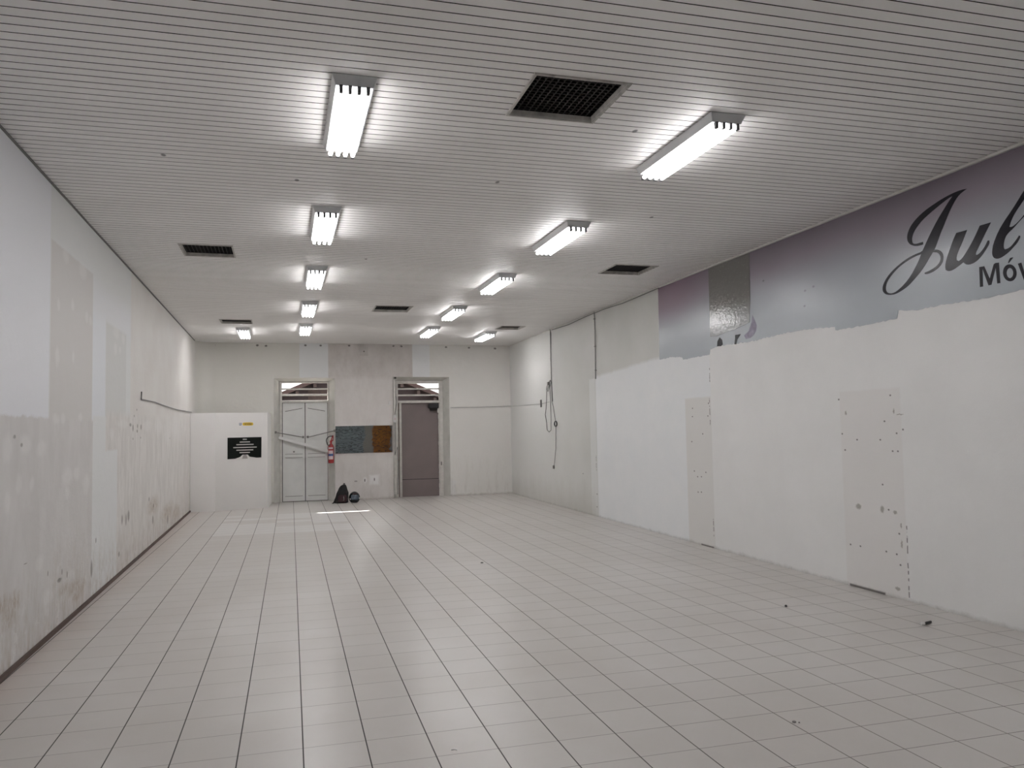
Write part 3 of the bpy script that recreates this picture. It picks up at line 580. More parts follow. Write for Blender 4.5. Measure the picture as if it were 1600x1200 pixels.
for a, za, b, zb in prof:
    mid = (a+b)/2; segs = [(None, None)]
    hs = sorted([h for h in HOLES if h[2] < mid < h[3]])
    cur = 'L'; parts = []
    for h in hs: parts.append((cur, h[0])); cur = h[1]
    parts.append((cur, 'R'))
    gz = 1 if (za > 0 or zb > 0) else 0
    for p, q in parts:
        pa = XL(a) if p == 'L' else p; pb = XL(b) if p == 'L' else p
        qa = XR(a) if q == 'R' else q; qb = XR(b) if q == 'R' else q
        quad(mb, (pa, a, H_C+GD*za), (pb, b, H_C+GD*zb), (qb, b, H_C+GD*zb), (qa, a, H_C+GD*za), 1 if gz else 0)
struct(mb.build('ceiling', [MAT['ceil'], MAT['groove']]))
mb = MB()   # roof slab well above, keeps daylight out
mb.box(XL(20)-.4, XR(20)+.4, Y_FRONT-T, Y2, H_C+.45, H_C+.6)
mb.box(XL(20)-.4, XL(Y_FRONT)-.1, Y_FRONT-T, Y2, H_C+.2, H_C+.45); mb.box(XR(Y_FRONT)+.1, XR(20)+.4, Y_FRONT-T, Y2, H_C+.2, H_C+.45)
mb.box(XL(20)-.4, XR(20)+.4, Y_FRONT-T, Y_FRONT+.0, H_C+.2, H_C+.45); mb.box(XL(20)-.4, XR(20)+.4, Y2-.2, Y2, H_C+.2, H_C+.45)
struct(mb.build('ceiling', MAT['slab']))

# ------------------------------------------------------------------ partition in the far left corner
Pp = [(XL(18.76)+.002, 18.76), (-1.454, 18.62), (-0.370, 18.98), (-0.300, Y_BACK-.002), (XL(19.6)+.03, Y_BACK-.43), (XL(19.5)+.004, 19.5)]
mb = MB()
zt2 = 2.15
n = len(Pp)
for i in range(n):
    p, q = Pp[i], Pp[(i+1) % n]
    quad(mb, (p[0], p[1], 0), (q[0], q[1], 0), (q[0], q[1], zt2), (p[0], p[1], zt2), 1 if i == 1 else 0)
mb.add([(p[0], p[1], zt2) for p in Pp], [tuple(range(n))], 0); mb.add([(p[0], p[1], 0.001) for p in Pp], [tuple(range(n-1, -1, -1))], 0)
struct(mb.build('wall_partition', [MAT['part'], MAT['part2']]))
# frame of the partition's right panel: u along it, outward normal n
PA, PBp = Vector((-1.454, 18.62, 0)), Vector((-0.370, 18.98, 0))
pu = (PBp-PA).normalized(); pn = Vector((pu.y, -pu.x, 0))
def pp(x, z, d=0.0):
    """point on the panel at world x"""
    s_ = (x-PA.x)/pu.x
    v = PA + pu*s_ + pn*d; return (v.x, v.y, z)
def plate(mb, x0, x1, z0, z1, d0, d1, mi=0):
    mb.hexa([pp(x0, z0, d0), pp(x1, z0, d0), pp(x1, z1, d0), pp(x0, z1, d0)], [pp(x0, z0, d1), pp(x1, z0, d1), pp(x1, z1, d1), pp(x0, z1, d1)], mi)

t = thing('notice_sign', 'black notice sheet with centred white lines on the white partition', 'sign', pp(-.855, 1.365, 0))
mb = MB()
outl = [(-1.209, 1.600), (-0.498, 1.600), (-0.503, 1.140), (-0.60, 1.138), (-0.75, 1.165), (-0.79, 1.215), (-0.90, 1.215), (-0.95, 1.165), (-1.05, 1.132), (-1.209, 1.125)]
a = [pp(x, z, .001) for x, z in outl]; b = [pp(x, z, .007) for x, z in outl]; n = len(outl)
tri = tessellate_polygon([[Vector((x, z, 0)) for x, z in outl]])
mb.add(a+b, [tuple(f) for f in tri] + [tuple(n+i for i in f) for f in tri] + [(i, (i+1) % n, n+(i+1) % n, n+i) for i in range(n)])
L(mb, t.location).build('sheet', MAT['sign'], t)
for x0, x1, z in ((-.895, -.809, 1.556), (-.958, -.742, 1.497), (-1.027, -.668, 1.440), (-1.092, -.601, 1.377), (-1.027, -.675, 1.318), (-.961, -.745, 1.262)):
    mb = MB(); plate(mb, x0, x1, z-.011, z+.011, .0072, .0085); L(mb, t.location).build('text_line', MAT['signw'], t)
mb = MB()
hump = [(-.91, 1.128), (-.885, 1.195), (-.87, 1.21), (-.825, 1.21), (-.81, 1.195), (-.79, 1.128)]
n = len(hump); a = [pp(x, z, .0015) for x, z in hump]; b = [pp(x, z, .004) for x, z in hump]
mb.add(a+b, [tuple(range(n-1, -1, -1)), tuple(range(n, 2*n))] + [(i, (i+1) % n, n+(i+1) % n, n+i) for i in range(n)])
L(mb, t.location).build('torn_tab', simple('grey_torn_paper', (.32, .30, .29, 1), .7), t)

t = thing('wall_sticker', 'small yellow sticker with dark print high on the white partition', 'sticker', pp(-.8, 1.9, 0))
mb = MB()
el = [(-.785+.112*math.copysign(abs(math.cos(a))**.5, math.cos(a)), 1.898+.036*math.copysign(abs(math.sin(a))**.5, math.sin(a))) for a in [i*math.tau/28 for i in range(28)]]
a = [pp(x, z, .001) for x, z in el]; b = [pp(x, z, .004) for x, z in el]; n = 28
mb.add(a+b, [tuple(range(n-1, -1, -1)), tuple(range(n, 2*n))] + [(i, (i+1) % n, n+(i+1) % n, n+i) for i in range(n)])
L(mb, t.location).build('yellow_field', MAT['yellow'], t)
mb = MB(); x = -.86
for w in (.012, .02, .01, .018, .012, .02, .014):
    plate(mb, x, x+w, 1.884, 1.910, .0041, .0048); x += w+.008
L(mb, t.location).build('dark_print', MAT['ink'], t)
mb = MB()
plate(mb, -.975, -.915, 1.862, 1.932, .001, .003); L(mb, t.location).build('white_badge', MAT['white'], t)
mb = MB(); plate(mb, -.968, -.956, 1.870, 1.925, .0031, .004); plate(mb, -.938, -.922, 1.872, 1.925, .0031, .004); plate(mb, -.956, -.938, 1.867, 1.876, .0031, .004)
L(mb, t.location).build('badge_print', MAT['blue'], t)

# ------------------------------------------------------------------ trims
def along(mb, fx, y0, y1, z0, z1, sx, mi=0, n=1):
    """strip following a side wall; fx = wall line, sx signed depth into the room"""
    mb.hexa([(fx(y0), y0, z0), (fx(y0)+sx, y0, z0), (fx(y1)+sx, y1, z0), (fx(y1), y1, z0)], [(fx(y0), y0, z1), (fx(y0)+sx, y0, z1), (fx(y1)+sx, y1, z1), (fx(y1), y1, z1)], mi)
mb = MB(); along(mb, XL, Y_FRONT, 18.74, 0.0, 0.035, 0.022)
struct(mb.build('baseboard_left', MAT['dtrim']))
mb = MB(); along(mb, XR, Y_FRONT, 11.24, H_C-.030, H_C-.004, -0.028)
struct(mb.build('trim_1', MAT['trim'], bevel=.006))
mb = MB(); along(mb, XR, 11.24, Y_BACK, H_C-.022, H_C-.004, -0.016)
struct(mb.build('trim_2', MAT['frame']))
mb = MB(); along(mb, XL, Y_FRONT, Y_BACK-.45, H_C-.018, H_C-.002, 0.012)
struct(mb.build('trim_3', MAT['wire']))

# ------------------------------------------------------------------ door 1: old double-leaf door under a barred transom
def bars(mb, x0, x1, y0, y1, z0, z1): mb.box(x0, x1, y0, y1, z0, z1)
d1 = thing('door_1', 'white double-leaf panelled door under a barred transom', 'door', (0.48, Y_DOOR, 0)); struct(d1)
b0, b1, bt = D[0]['i']
def part(mb, name, mat, par, **k): return L(mb, par.location).build(name, mat, par, **k)
mb = MB()
mb.box(b0, -.052, Y_DOOR-.02, Y_DOOR+.10, 0, bt); mb.box(1.040, b1, Y_DOOR-.02, Y_DOOR+.10, 0, bt)
mb.box(-.052, 1.040, Y_DOOR-.02, Y_DOOR+.10, 2.905, bt); mb.box(-.052, 1.040, Y_DOOR-.03, Y_DOOR+.10, 2.418, 2.476)
part(mb, 'door_frame', MAT['frame'], d1, bevel=.004)
for z0, z1 in ((2.738, 2.775), (2.588, 2.630)):
    mb = MB(); mb.box(-.052, 1.040, Y_DOOR-.005, Y_DOOR+.03, z0, z1); part(mb, 'transom_bar', MAT['frame'], d1, bevel=.004)
def leaf(x0, x1, mirror):
    yo = Y_DOOR+.02
    mb = MB(); mb.box(x0, x1, yo, yo+.04, 0.015, 2.412)
    lf = part(mb, 'door_leaf', MAT['doorw'], d1)
    # stiles and rails proud of the panels; arched top rail rises to the middle of the doorway
    mb = MB(); w = .055
    mb.box(x0, x0+w, yo-.018, yo, .015, 2.412); mb.box(x1-w, x1, yo-.018, yo, .015, 2.412)
    for z0, z1 in ((.015, .13), (1.08, 1.155)): mb.box(x0+w, x1-w, yo-.018, yo, z0, z1)
    zi, zo = (2.275, 2.20) if not mirror else (2.20, 2.275)   # left end, right end
    xa, xb = x0+w, x1-w
    za, zb = (2.20, 2.275) if not mirror else (2.275, 2.20)
    mb.hexa([(xa, yo-.018, za-.055), (xb, yo-.018, zb-.055), (xb, yo, zb-.055), (xa, yo, za-.055)],
            [(xa, yo-.018, za), (xb, yo-.018, zb), (xb, yo, zb), (xa, yo, za)])
    mb.box(xa, xb, yo-.018, yo, 2.375, 2.412)
    r = L(mb, d1.location); r.build('stiles', MAT['doorw'], lf)
    # dark shadow joint under the arched rail
    mb = MB(); mb.hexa([(xa, yo-.010, za), (xb, yo-.010, zb), (xb, yo, zb), (xa, yo, za)], [(xa, yo-.010, za+.012), (xb, yo-.010, zb+.012), (xb, yo, zb+.012), (xa, yo, za+.012)])
    L(mb, d1.location).build('rail_joint', MAT['gap'], lf)
    for z in (1.155, 1.070, .13):
        mb = MB(); mb.box(x0+w, x1-w, yo-.0185, yo, z, z+.010); L(mb, d1.location).build('rail_joint', MAT['steel'], lf)
    return lf
lf1 = leaf(-.038, .485, False); lf2 = leaf(.503, 1.028, True)
mb = MB(); mb.box(-.055, 1.045, Y_DOOR+.065, Y_DOOR+.085, 0, 2.42); part(mb, 'dark_backing', MAT['gap'], d1)
mb = MB(); mb.box(.425, .462, Y_DOOR-.012, Y_DOOR+.0, 1.545, 1.60); mb.tube([(.40, Y_DOOR-.02, 1.575), (.47, Y_DOOR-.02, 1.575)], .008)
L(mb, d1.location).build('latch', MAT['steel'], lf1)
mb = MB(); mb.box(.53, .58, Y_DOOR-.012, Y_DOOR+.0, 1.545, 1.60); mb.tube([(.52, Y_DOOR-.02, 1.575), (.60, Y_DOOR-.02, 1.575)], .008)
L(mb, d1.location).build('latch', MAT['steel'], lf2)
mb = MB(); mb.box(.205, .245, Y_DOOR-.012, Y_DOOR+.02, 1.20, 1.235); L(mb, d1.location).build('keyhole_plate', MAT['steel'], lf1)

# the bar and the rods that hold it shut
t = thing('door_brace', 'white wooden brace slanting across the double-leaf door', 'bar', (.46, Y_DOOR-.08, 1.38))
mb = MB(); A_, B_ = Vector((-.13, Y_DOOR-.075, 1.575)), Vector((1.06, Y_DOOR-.075, 1.205)); w = .035
mb.hexa([A_+Vector((0, -.02, -w)), B_+Vector((0, -.02, -w)), B_+Vector((0, .02, -w)), A_+Vector((0, .02, -w))], [A_+Vector((0, -.02, w)), B_+Vector((0, -.02, w)), B_+Vector((0, .02, w)), A_+Vector((0, .02, w))])
L(mb, t.location).build('plank', MAT['doorw'], t, bevel=.003)
mb = MB(); mb.box(.475, .52, Y_DOOR-.115, Y_DOOR-.095, 1.385, 1.425); L(mb, t.location).build('bolt_plate', MAT['white'], t)
for lab, pa, pb in (('thin iron rod from the left jamb to the left leaf latch', (-.205, Y_BACK+.06, 1.700), (.41, Y_DOOR-.03, 1.575)),
                    ('thin iron rod from the right leaf latch up to the right jamb', (.60, Y_DOOR-.03, 1.575), (1.19, Y_BACK+.01, 1.715))):
    t = thing('security_rod', lab, 'rod', pa if pa[0] < 0 else pb)
    mb = MB(); mb.tube([pa, pb], .010); L(mb, t.location).build('rod', MAT['steel'], t, smooth=True)
    e = Vector(pa if pa[0] < 0 else pb); mb = MB(); mb.lathe([(.012, -.03), (.03, -.02), (.032, .02), (.012, .03)], e, 12); L(mb, t.location).build('wall_eye', MAT['steel'], t, smooth=True)

# ------------------------------------------------------------------ door 2: mauve sheet door
d2 = thing('door_2', 'mauve-grey sheet door in a peeling frame under a barred transom', 'door', (3.35, Y_DOOR, 0)); struct(d2)
b0, b1, bt = D[1]['i']
mb = MB()
mb.box(b0, b0+.07, Y_DOOR-.03, Y_DOOR+.10, 0, bt)
mb.box(b1-.085, b1, Y_DOOR-.02, Y_DOOR+.10, 0, bt)
mb.box(b0+.07, b1-.085, Y_DOOR-.02, Y_DOOR+.10, 2.885, bt); mb.box(b0+.07, b1-.085, Y_DOOR-.03, Y_DOOR+.10, 2.385, 2.448)
mb.box(b0+.098, b0+.158, Y_DOOR-.015, Y_DOOR+.10, 0, 2.385)
part(mb, 'door_frame', MAT['frame'], d2, bevel=.004)
mb = MB(); mb.box(b0+.07, b0+.098, Y_DOOR+.02, Y_DOOR+.09, 0, 2.385); part(mb, 'frame_gap', simple('reddish_brown_gap', (.11, .065, .05, 1), .8), d2)
for z0, z1 in ((2.726, 2.767), (2.563, 2.604)):
    mb = MB(); mb.box(b0+.07, b1-.085, Y_DOOR-.005, Y_DOOR+.03, z0, z1); part(mb, 'transom_bar', MAT['frame'], d2, bevel=.004)
mb = MB(); mb.box(b0+.16, b1-.105, Y_DOOR+.05, Y_DOOR+.085, .445, 2.383); mb.box(b0+.16, b1-.105, Y_DOOR+.06, Y_DOOR+.085, .432, .445)
lf = part(mb, 'door_leaf', MAT['mauve'], d2)
mb = MB(); mb.box(b0+.16, b1-.105, Y_DOOR+.045, Y_DOOR+.085, .001, .432); L(mb, d2.location).build('kick_panel', MAT['mauve'], lf)
mb = MB(); mb.box(b0+.16, b1-.105, Y_DOOR+.047, Y_DOOR+.06, .4315, .4455); L(mb, d2.location).build('panel_joint', MAT['gap'], lf)
mb = MB()
for k in range(24):   # ragged edge of old filler along the right jamb
    z = .02+k*.098; w = random.uniform(.005, .026)
    mb.box(b1-.105-w*.5, b1-.083, Y_DOOR-.005, Y_DOOR+.05, z, z+.099)
part(mb, 'peeling_filler', MAT['frame'], d2)
t = thing('door_closer', 'black boxy door closer at the top right of the mauve door', 'door closer', (3.70, Y_DOOR, 2.3))
mb = MB(); mb.box(3.565, 3.825, Y_DOOR-.08, Y_DOOR+.043, 2.245, 2.375); L(mb, t.location).build('housing', MAT['black'], t, bevel=.02)
mb = MB(); mb.tube([(3.60, Y_DOOR-.02, 2.215), (3.80, Y_DOOR-.02, 2.215)], .032, 14); L(mb, t.location).build('cylinder', MAT['gap'], t, smooth=True)
mb = MB(); mb.box(3.79, 3.825, Y_DOOR-.06, Y_DOOR-.03, 2.13, 2.235); L(mb, t.location).build('bracket', MAT['frame'], t)
mb = MB(); mb.box(3.865, 3.890, Y_DOOR-.05, Y_DOOR-.02, .78, .87); part(mb, 'door_handle', MAT['steel'], d2)

# conduit, switch and small boxes beside door 2
t = thing('wall_conduit', 'old conduit with hanging cables left of the mauve door', 'conduit', (2.665, Y_BACK, 1.4))
mb = MB(); mb.box(2.640, 2.675, Y_BACK-.03, Y_BACK+.02, .10, 2.98); L(mb, t.location).build('channel', MAT['frame'], t)
mb = MB(); mb.tube([(2.70, Y_BACK-.02, 2.55), (2.715, Y_BACK-.02, 2.4), (2.665, Y_BACK-.045, 2.09)], .008); mb.tube([(2.665, Y_BACK-.04, 1.89), (2.67, Y_BACK-.035, 1.35), (2.655, Y_BACK-.035, 1.08)], .008)
mb.tube([(2.655, Y_BACK-.035, 1.08), (2.72, Y_BACK-.03, 1.28), (2.73, Y_BACK-.03, .9), (2.72, Y_BACK-.03, .1)], .009)
L(mb, t.location).build('cable', MAT['wire'], t, smooth=True)
mb = MB(); mb.box(2.66, 2.71, Y_BACK-.012, Y_BACK-.003, 2.99, 3.035); L(mb, t.location).build('cable_hole_cap', MAT['gap'], t)
t = thing('light_switch', 'white switch box on the conduit beside the mauve door', 'switch', (2.655, Y_BACK-.05, 1.98))
mb = MB(); mb.box(2.615, 2.700, Y_BACK-.085, Y_BACK-.031, 1.895, 2.075); L(mb, t.location).build('switch_box', MAT['white'], t, bevel=.006)
mb = MB(); mb.box(2.645, 2.672, Y_BACK-.092, Y_BACK-.084, 1.955, 2.01); L(mb, t.location).build('rocker', MAT['labelw'], t)
mb = MB(); mb.box(2.517, 2.578, Y_BACK-.02, Y_BACK-.001, 2.345, 2.43)
tag(mb.build('blank_plate', MAT['white'], bevel=.004), 'tiny white blank plate on the wall above the orange end of mirror', 'plate')
t = thing('junction_cover', 'square plaster-coloured cover plate under the ceiling between the doors', 'cover plate', (1.91, Y_BACK, 3.67))
mb = MB(); mb.box(1.812, 2.015, Y_BACK-.025, Y_BACK-.001, 3.565, 3.78); L(mb, t.location).build('plate', simple('beige_plate', (.56, .53, .51, 1), .6), t, bevel=.005)
mb = MB(); mb.box(1.895, 1.93, Y_BACK-.029, Y_BACK-.024, 3.655, 3.69); L(mb, t.location).build('screw', MAT['steel'], t)

# mirror between the doors
t = thing('wall_mirror', 'frameless horizontal mirror on the wall between the two doors', 'mirror', (1.9, Y_BACK, 1.49))
mb = MB(); mb.box(1.205, 2.600, Y_BACK-.018, Y_BACK-.004, 1.152, 1.822); L(mb, t.location).build('backing', MAT['slab'], t)
mb = MB(); mb.box(1.207, 2.598, Y_BACK-.022, Y_BACK-.0181, 1.155, 1.818); L(mb, t.location).build('mirror_glass', MAT['mirror'], t)
# ------------------------------------------------------------------ fire extinguisher
t = thing('fire_extinguisher', 'red fire extinguisher hanging beside the double-leaf door', 'fire extinguisher', (1.088, 19.95, .92))
c = (1.092, 19.935, 0)
mb = MB(); mb.lathe([(.050, .925), (.064, .932), (.070, .95), (.070, 1.30), (.064, 1.345), (.045, 1.38), (.026, 1.40), (.024, 1.43)], c, 28)
L(mb, t.location).build('cylinder', MAT['red'], t, smooth=True)
def band(z0, z1, r, mat, nm, a0=-2.6, a1=-.9, par=None, n=14):
    mb = MB(); vs = []; fs = []
    for i in range(n+1):
        a = a0+(a1-a0)*i/n
        for rr in (r, r+.0015):
            for z in (z0, z1): vs.append((c[0]+rr*math.cos(a), c[1]+rr*math.sin(a), z))
    for i in range(n):
        o = i*4; fs += [(o+2, o+6, o+7, o+3), (o, o+1, o+5, o+4), (o+1, o+3, o+7, o+5), (o, o+4, o+6, o+2)]
    mb.add(vs, fs); return L(mb, t.location).build(nm, mat, t, smooth=True)
lb = band(1.02, 1.235, .0702, MAT['labelw'], 'label'); band(1.10, 1.155, .0719, MAT['blue'], 'blue_stripe'); band(1.27, 1.315, .0702, MAT['labelw'], 'neck_label')
mb = MB(); mb.box(c[0]-.028, c[0]+.028, c[1]-.025, c[1]+.025, 1.425, 1.475); mb.tube([(c[0], c[1], 1.46), (c[0]+.05, c[1]-.01, 1.49)], .014)
L(mb, t.location).build('valve', MAT['red'], t, bevel=.006)
mb = MB(); mb.tube([(c[0]+.0, c[1]-.01, 1.475), (c[0]+.02, c[1]-.02, 1.53), (c[0]+.045, c[1]-.02, 1.60)], [.013, .012, .010]); mb.tube([(c[0]+.045, c[1]-.02, 1.46), (c[0]+.052, c[1]-.02, 1.54), (c[0]+.048, c[1]-.02, 1.60)], .011)
L(mb, t.location).build('lever', MAT['red'], t, smooth=True)
mb = MB(); pts = [(c[0]+.035, c[1]-.03, 1.585)]
for i in range(1, 13):
    a = math.radians(70+i*11.5); pts.append((c[0]-.005+.105*math.cos(a), c[1]-.035, 1.475+.105*math.sin(a)))
pts += [(c[0]-.09, c[1]-.05, 1.385), (c[0]-.06, c[1]-.07, 1.36), (c[0]-.02, c[1]-.075, 1.375)]
mb.tube(pts, .011, 10); L(mb, t.location).build('hose', MAT['black'], t, smooth=True)
mb = MB(); mb.box(c[0]-.02, c[0]+.06, c[1]+.068, Y_BACK+.02, 1.25, 1.30); L(mb, t.location).build('wall_bracket', MAT['steel'], t)

# ------------------------------------------------------------------ backpack and helmet on the floor
def sup(cx, cy, rx, ry, z, n=24, e=.75):
    return [(cx+rx*math.copysign(abs(math.cos(a))**e, math.cos(a)), cy+ry*math.copysign(abs(math.sin(a))**e, math.sin(a)), z) for a in [k*math.tau/n for k in range(n)]]
t = thing('backpack', 'slouching black backpack on the floor below the mirror', 'backpack', (1.30, 19.42, 0))
mb = MB(); rg = []
for z, cx, rx, ry in ((.0, 1.285, .150, .10), (.02, 1.285, .168, .125), (.08, 1.295, .163, .135), (.15, 1.307, .147, .13), (.22, 1.318, .130, .12), (.29, 1.328, .115, .11), (.35, 1.338, .098, .09), (.395, 1.350, .070, .065), (.42, 1.357, .045, .04), (.43, 1.360, .015, .015)):
    rg.append([(x+.006*math.sin(9*x+30*z), y+.008*math.sin(40*x+20*z), zz) for x, y, zz in sup(cx, 19.42, rx, ry, z)])
mb.rings(rg); L(mb, t.location).build('main_bag', MAT['cloth'], t, smooth=True)
mb = MB(); rg = []
for z, rx, ry, dy in ((.02, .100, .03, 0), (.04, .112, .05, 0), (.12, .106, .055, .005), (.18, .092, .045, .012), (.205, .07, .02, .02)):
    rg.append(sup(1.315, 19.31+dy, rx, ry, z))
mb.rings(rg); pk = L(mb, t.location).build('front_pocket', MAT['bag_red'], t, smooth=True)
mb = MB(); mb.tube([(1.335, 19.245, .165), (1.345, 19.248, .10), (1.33, 19.252, .06)], .008); L(mb, t.location).build('zip_pull', MAT['chrome'], pk, smooth=True)
mb = MB(); mb.tube([(1.345, 19.40, .43), (1.352, 19.38, .462), (1.372, 19.39, .458), (1.385, 19.41, .41)], .010); L(mb, t.location).build('carry_loop', MAT['cloth'], t, smooth=True)
mb = MB(); mb.tube([(1.27, 19.30, .37), (1.20, 19.27, .24), (1.15, 19.25, .10), (1.10, 19.25, .015), (1.07, 19.24, .012)], [.012, .017, .017, .013, .008]); L(mb, t.location).build('shoulder_strap', MAT['cloth'], t, smooth=True)
mb = MB(); mb.tube([(1.40, 19.30, .36), (1.44, 19.28, .25), (1.44, 19.27, .12), (1.40, 19.27, .02)], [.012, .016, .016, .010]); L(mb, t.location).build('shoulder_strap', MAT['cloth'], t, smooth=True)

t = thing('motorcycle_helmet', 'dark motorcycle helmet on the floor right of the backpack', 'helmet', (1.595, 19.40, 0))
hc = Vector((1.600, 19.40, .118))
mb = MB(); rg = []
for i in range(15):
    ph = -0.98 + (math.pi/2+.93)*i/14
    ph = min(ph, 1.53)
    rr = math.cos(ph); z = hc.z+.140*math.sin(ph)
    flare = 1.0 if ph > -.3 else 1.0+.10*(-.3-ph)
    rg.append([(hc.x+.131*rr*flare*math.cos(a), hc.y+.155*rr*flare*math.sin(a), max(z, .002)) for a in [k*math.tau/32 for k in range(32)]])
mb.rings(rg); L(mb, t.location).build('shell', MAT['shell'], t, smooth=True)
def hpatch(a0, a1, p0, p1, off, mat, nm, par):
    mb = MB(); nu, nv = 12, 6; vs = []; fs = []
    for l_ in (0, .004):
        for j in range(nv+1):
            for i in range(nu+1):
                a = a0+(a1-a0)*i/nu; p = p0+(p1-p0)*j/nv; r = math.cos(p)
                vs.append((hc.x+(.131+off+l_)*r*math.cos(a), hc.y+(.155+off+l_)*r*math.sin(a), hc.z+(.140+off+l_)*math.sin(p)))
    N = (nu+1)*(nv+1)
    for j in range(nv):
        for i in range(nu):
            q = j*(nu+1)+i; fs += [(q, q+nu+1, q+nu+2, q+1), (N+q, N+q+1, N+q+nu+2, N+q+nu+1)]
    for i in range(nu): fs += [(i, i+1, N+i+1, N+i), (nv*(nu+1)+i, N+nv*(nu+1)+i, N+nv*(nu+1)+i+1, nv*(nu+1)+i+1)]
    for j in range(nv): fs += [(j*(nu+1), N+j*(nu+1), N+(j+1)*(nu+1), (j+1)*(nu+1)), (j*(nu+1)+nu, (j+1)*(nu+1)+nu, N+(j+1)*(nu+1)+nu, N+j*(nu+1)+nu)]
    mb.add(vs, fs); return L(mb, t.location).build(nm, mat, par, smooth=True)
vz = hpatch(-2.35, -.80, -.30, .48, .001, MAT['visor'], 'visor', t)
hpatch(-2.0, -1.0, .62, .85, .001, MAT['bag_red'], 'brow_panel', t)
hpatch(-2.55, -2.40, -.32, -.08, .003, MAT['white'], 'visor_hinge', t)
hpatch(-.74, -.48, -.22, .02, .003, MAT['white'], 'visor_hinge', t)
hpatch(-2.2, -.95, -.85, -.45, .004, MAT['black'], 'chin_guard', t)

# ------------------------------------------------------------------ fluorescent fixtures
def make_light():
    t = thing('ceiling_light', '', 'light', (0, 0, H_C), 'fluorescent ceiling lights')
    Lh = .625
    mb = MB()       # tapered tray, open look: grey flanks and end plates
    mb.hexa([(-.115, -Lh+.03, -.062), (.115, -Lh+.03, -.062), (.115, Lh-.03, -.062), (-.115, Lh-.03, -.062)],
            [(-.138, -Lh, -.002), (.138, -Lh, -.002), (.138, Lh, -.002), (-.138, Lh, -.002)])
    mb.build('housing', MAT['housing'], t, bevel=.004)
    for k in range(4):
        x = -.082+.0547*k
        mb = MB(); mb.tube([(x, -.575, -.088), (x, .575, -.088)], .0155, 12); mb.build('tube', MAT['tube'], t, smooth=True)
        for e in (-1, 1):
            mb = MB(); mb.box(x-.011, x+.011, e*.592-.016, e*.592+.016, -.108, -.0615); mb.build('lamp_holder', MAT['holder'], t, bevel=.003)
    return t
ROW_L = [(.422, 5.455), (.405, 8.39), (.420, 11.25), (.415, 14.16), (.428, 16.99)]
ROW_R = [(3.000, 5.455), (3.005, 8.42), (3.020, 11.28), (2.985, 14.26), (3.045, 17.10)]
EXTRA = [(-.815, 17.75), (4.45, 17.75)]
ordn = ['nearest and largest', 'second', 'third', 'fourth', 'farthest']
base = make_light(); first = True
def put_light(x, y, lab):
    global first
    o = base if first else copy_tree(base)
    first = False
    o.location = (x, y, H_C); o['label'] = lab
for i, (x, y) in enumerate(ROW_L): put_light(x, y, '%s four-tube ceiling light of the left row, counted from the camera' % ordn[i])
for i, (x, y) in enumerate(ROW_R): put_light(x, y, '%s four-tube ceiling light of the right row, counted from the camera' % ordn[i])
for (x, y), lab in zip([(.42, 2.1), (3.0, 2.1)], ['left-row ceiling light overhead, just out of the picture', 'right-row ceiling light overhead, just out of the picture']): put_light(x, y, lab)  # unseen pair, added to brighten the foreground
put_light(*EXTRA[0], 'small far four-tube ceiling light left of both rows, behind a vent')
put_light(*EXTRA[1], 'small far four-tube ceiling light right of both rows, by the right wall')

# ------------------------------------------------------------------ ceiling vents
vl = ['large nearest dark ceiling vent between the front two lights', 'dark ceiling vent left of the second and third left-row lights, near the left wall', 'dark ceiling vent right of the right row, near the end of the banner',
      'dark ceiling vent midway between the two light rows, far down the hall', 'narrow far dark ceiling vent near the left wall, just before the small left light', 'narrow far dark ceiling vent near the right wall, beside the small right light']
for (x, y, w, d), lab in zip(VENTS, vl):
    t = thing('ceiling_vent', lab, 'vent', (x, y, H_C), 'square ceiling vents')
    hw, hd = w/2, d/2; iw, idp = hw-.030, hd-.030
    mb = MB()
    def ring(z, a, b): return [(-a, -b, z), (a, -b, z), (a, b, z), (-a, b, z)]
    rs = [ring(-.001, hw, hd), ring(-.010, hw-.004, hd-.004), ring(-.011, iw+.010, idp+.010), ring(.030, iw, idp), ring(.030, iw+.006, idp+.006), ring(-.001, iw+.016, idp+.016)]
    vs = [v for r in rs for v in r]; fs = []
    for i in range(len(rs)):
        j = (i+1) % len(rs)
        for k in range(4): fs.append((i*4+k, i*4+(k+1) % 4, j*4+(k+1) % 4, j*4+k))
    mb.add(vs, fs); mb.build('frame', MAT['vframe'], t)
    mb = MB(); g = .042
    k = -iw+.01
    while k < iw: mb.box(k-.0035, k+.0035, -idp, idp, .031, .05); k += g
    k = -idp+.01
    while k < idp: mb.box(-iw, iw, k-.0035, k+.0035, .031, .05); k += g
    mb.build('grille', MAT['grille'], t)
    mb = MB(); a, b = iw+.004, idp+.004
    for q in ([(-a, -b), (a, -b)], [(a, -b), (a, b)], [(a, b), (-a, b)], [(-a, b), (-a, -b)]):
        quad(mb, (*q[0], .03), (*q[1], .03), (*q[1], .40), (*q[0], .40))
    quad(mb, (-a, -b, .40), (a, -b, .40), (a, b, .40), (-a, b, .40)); mb.build('duct', MAT['duct'], t)

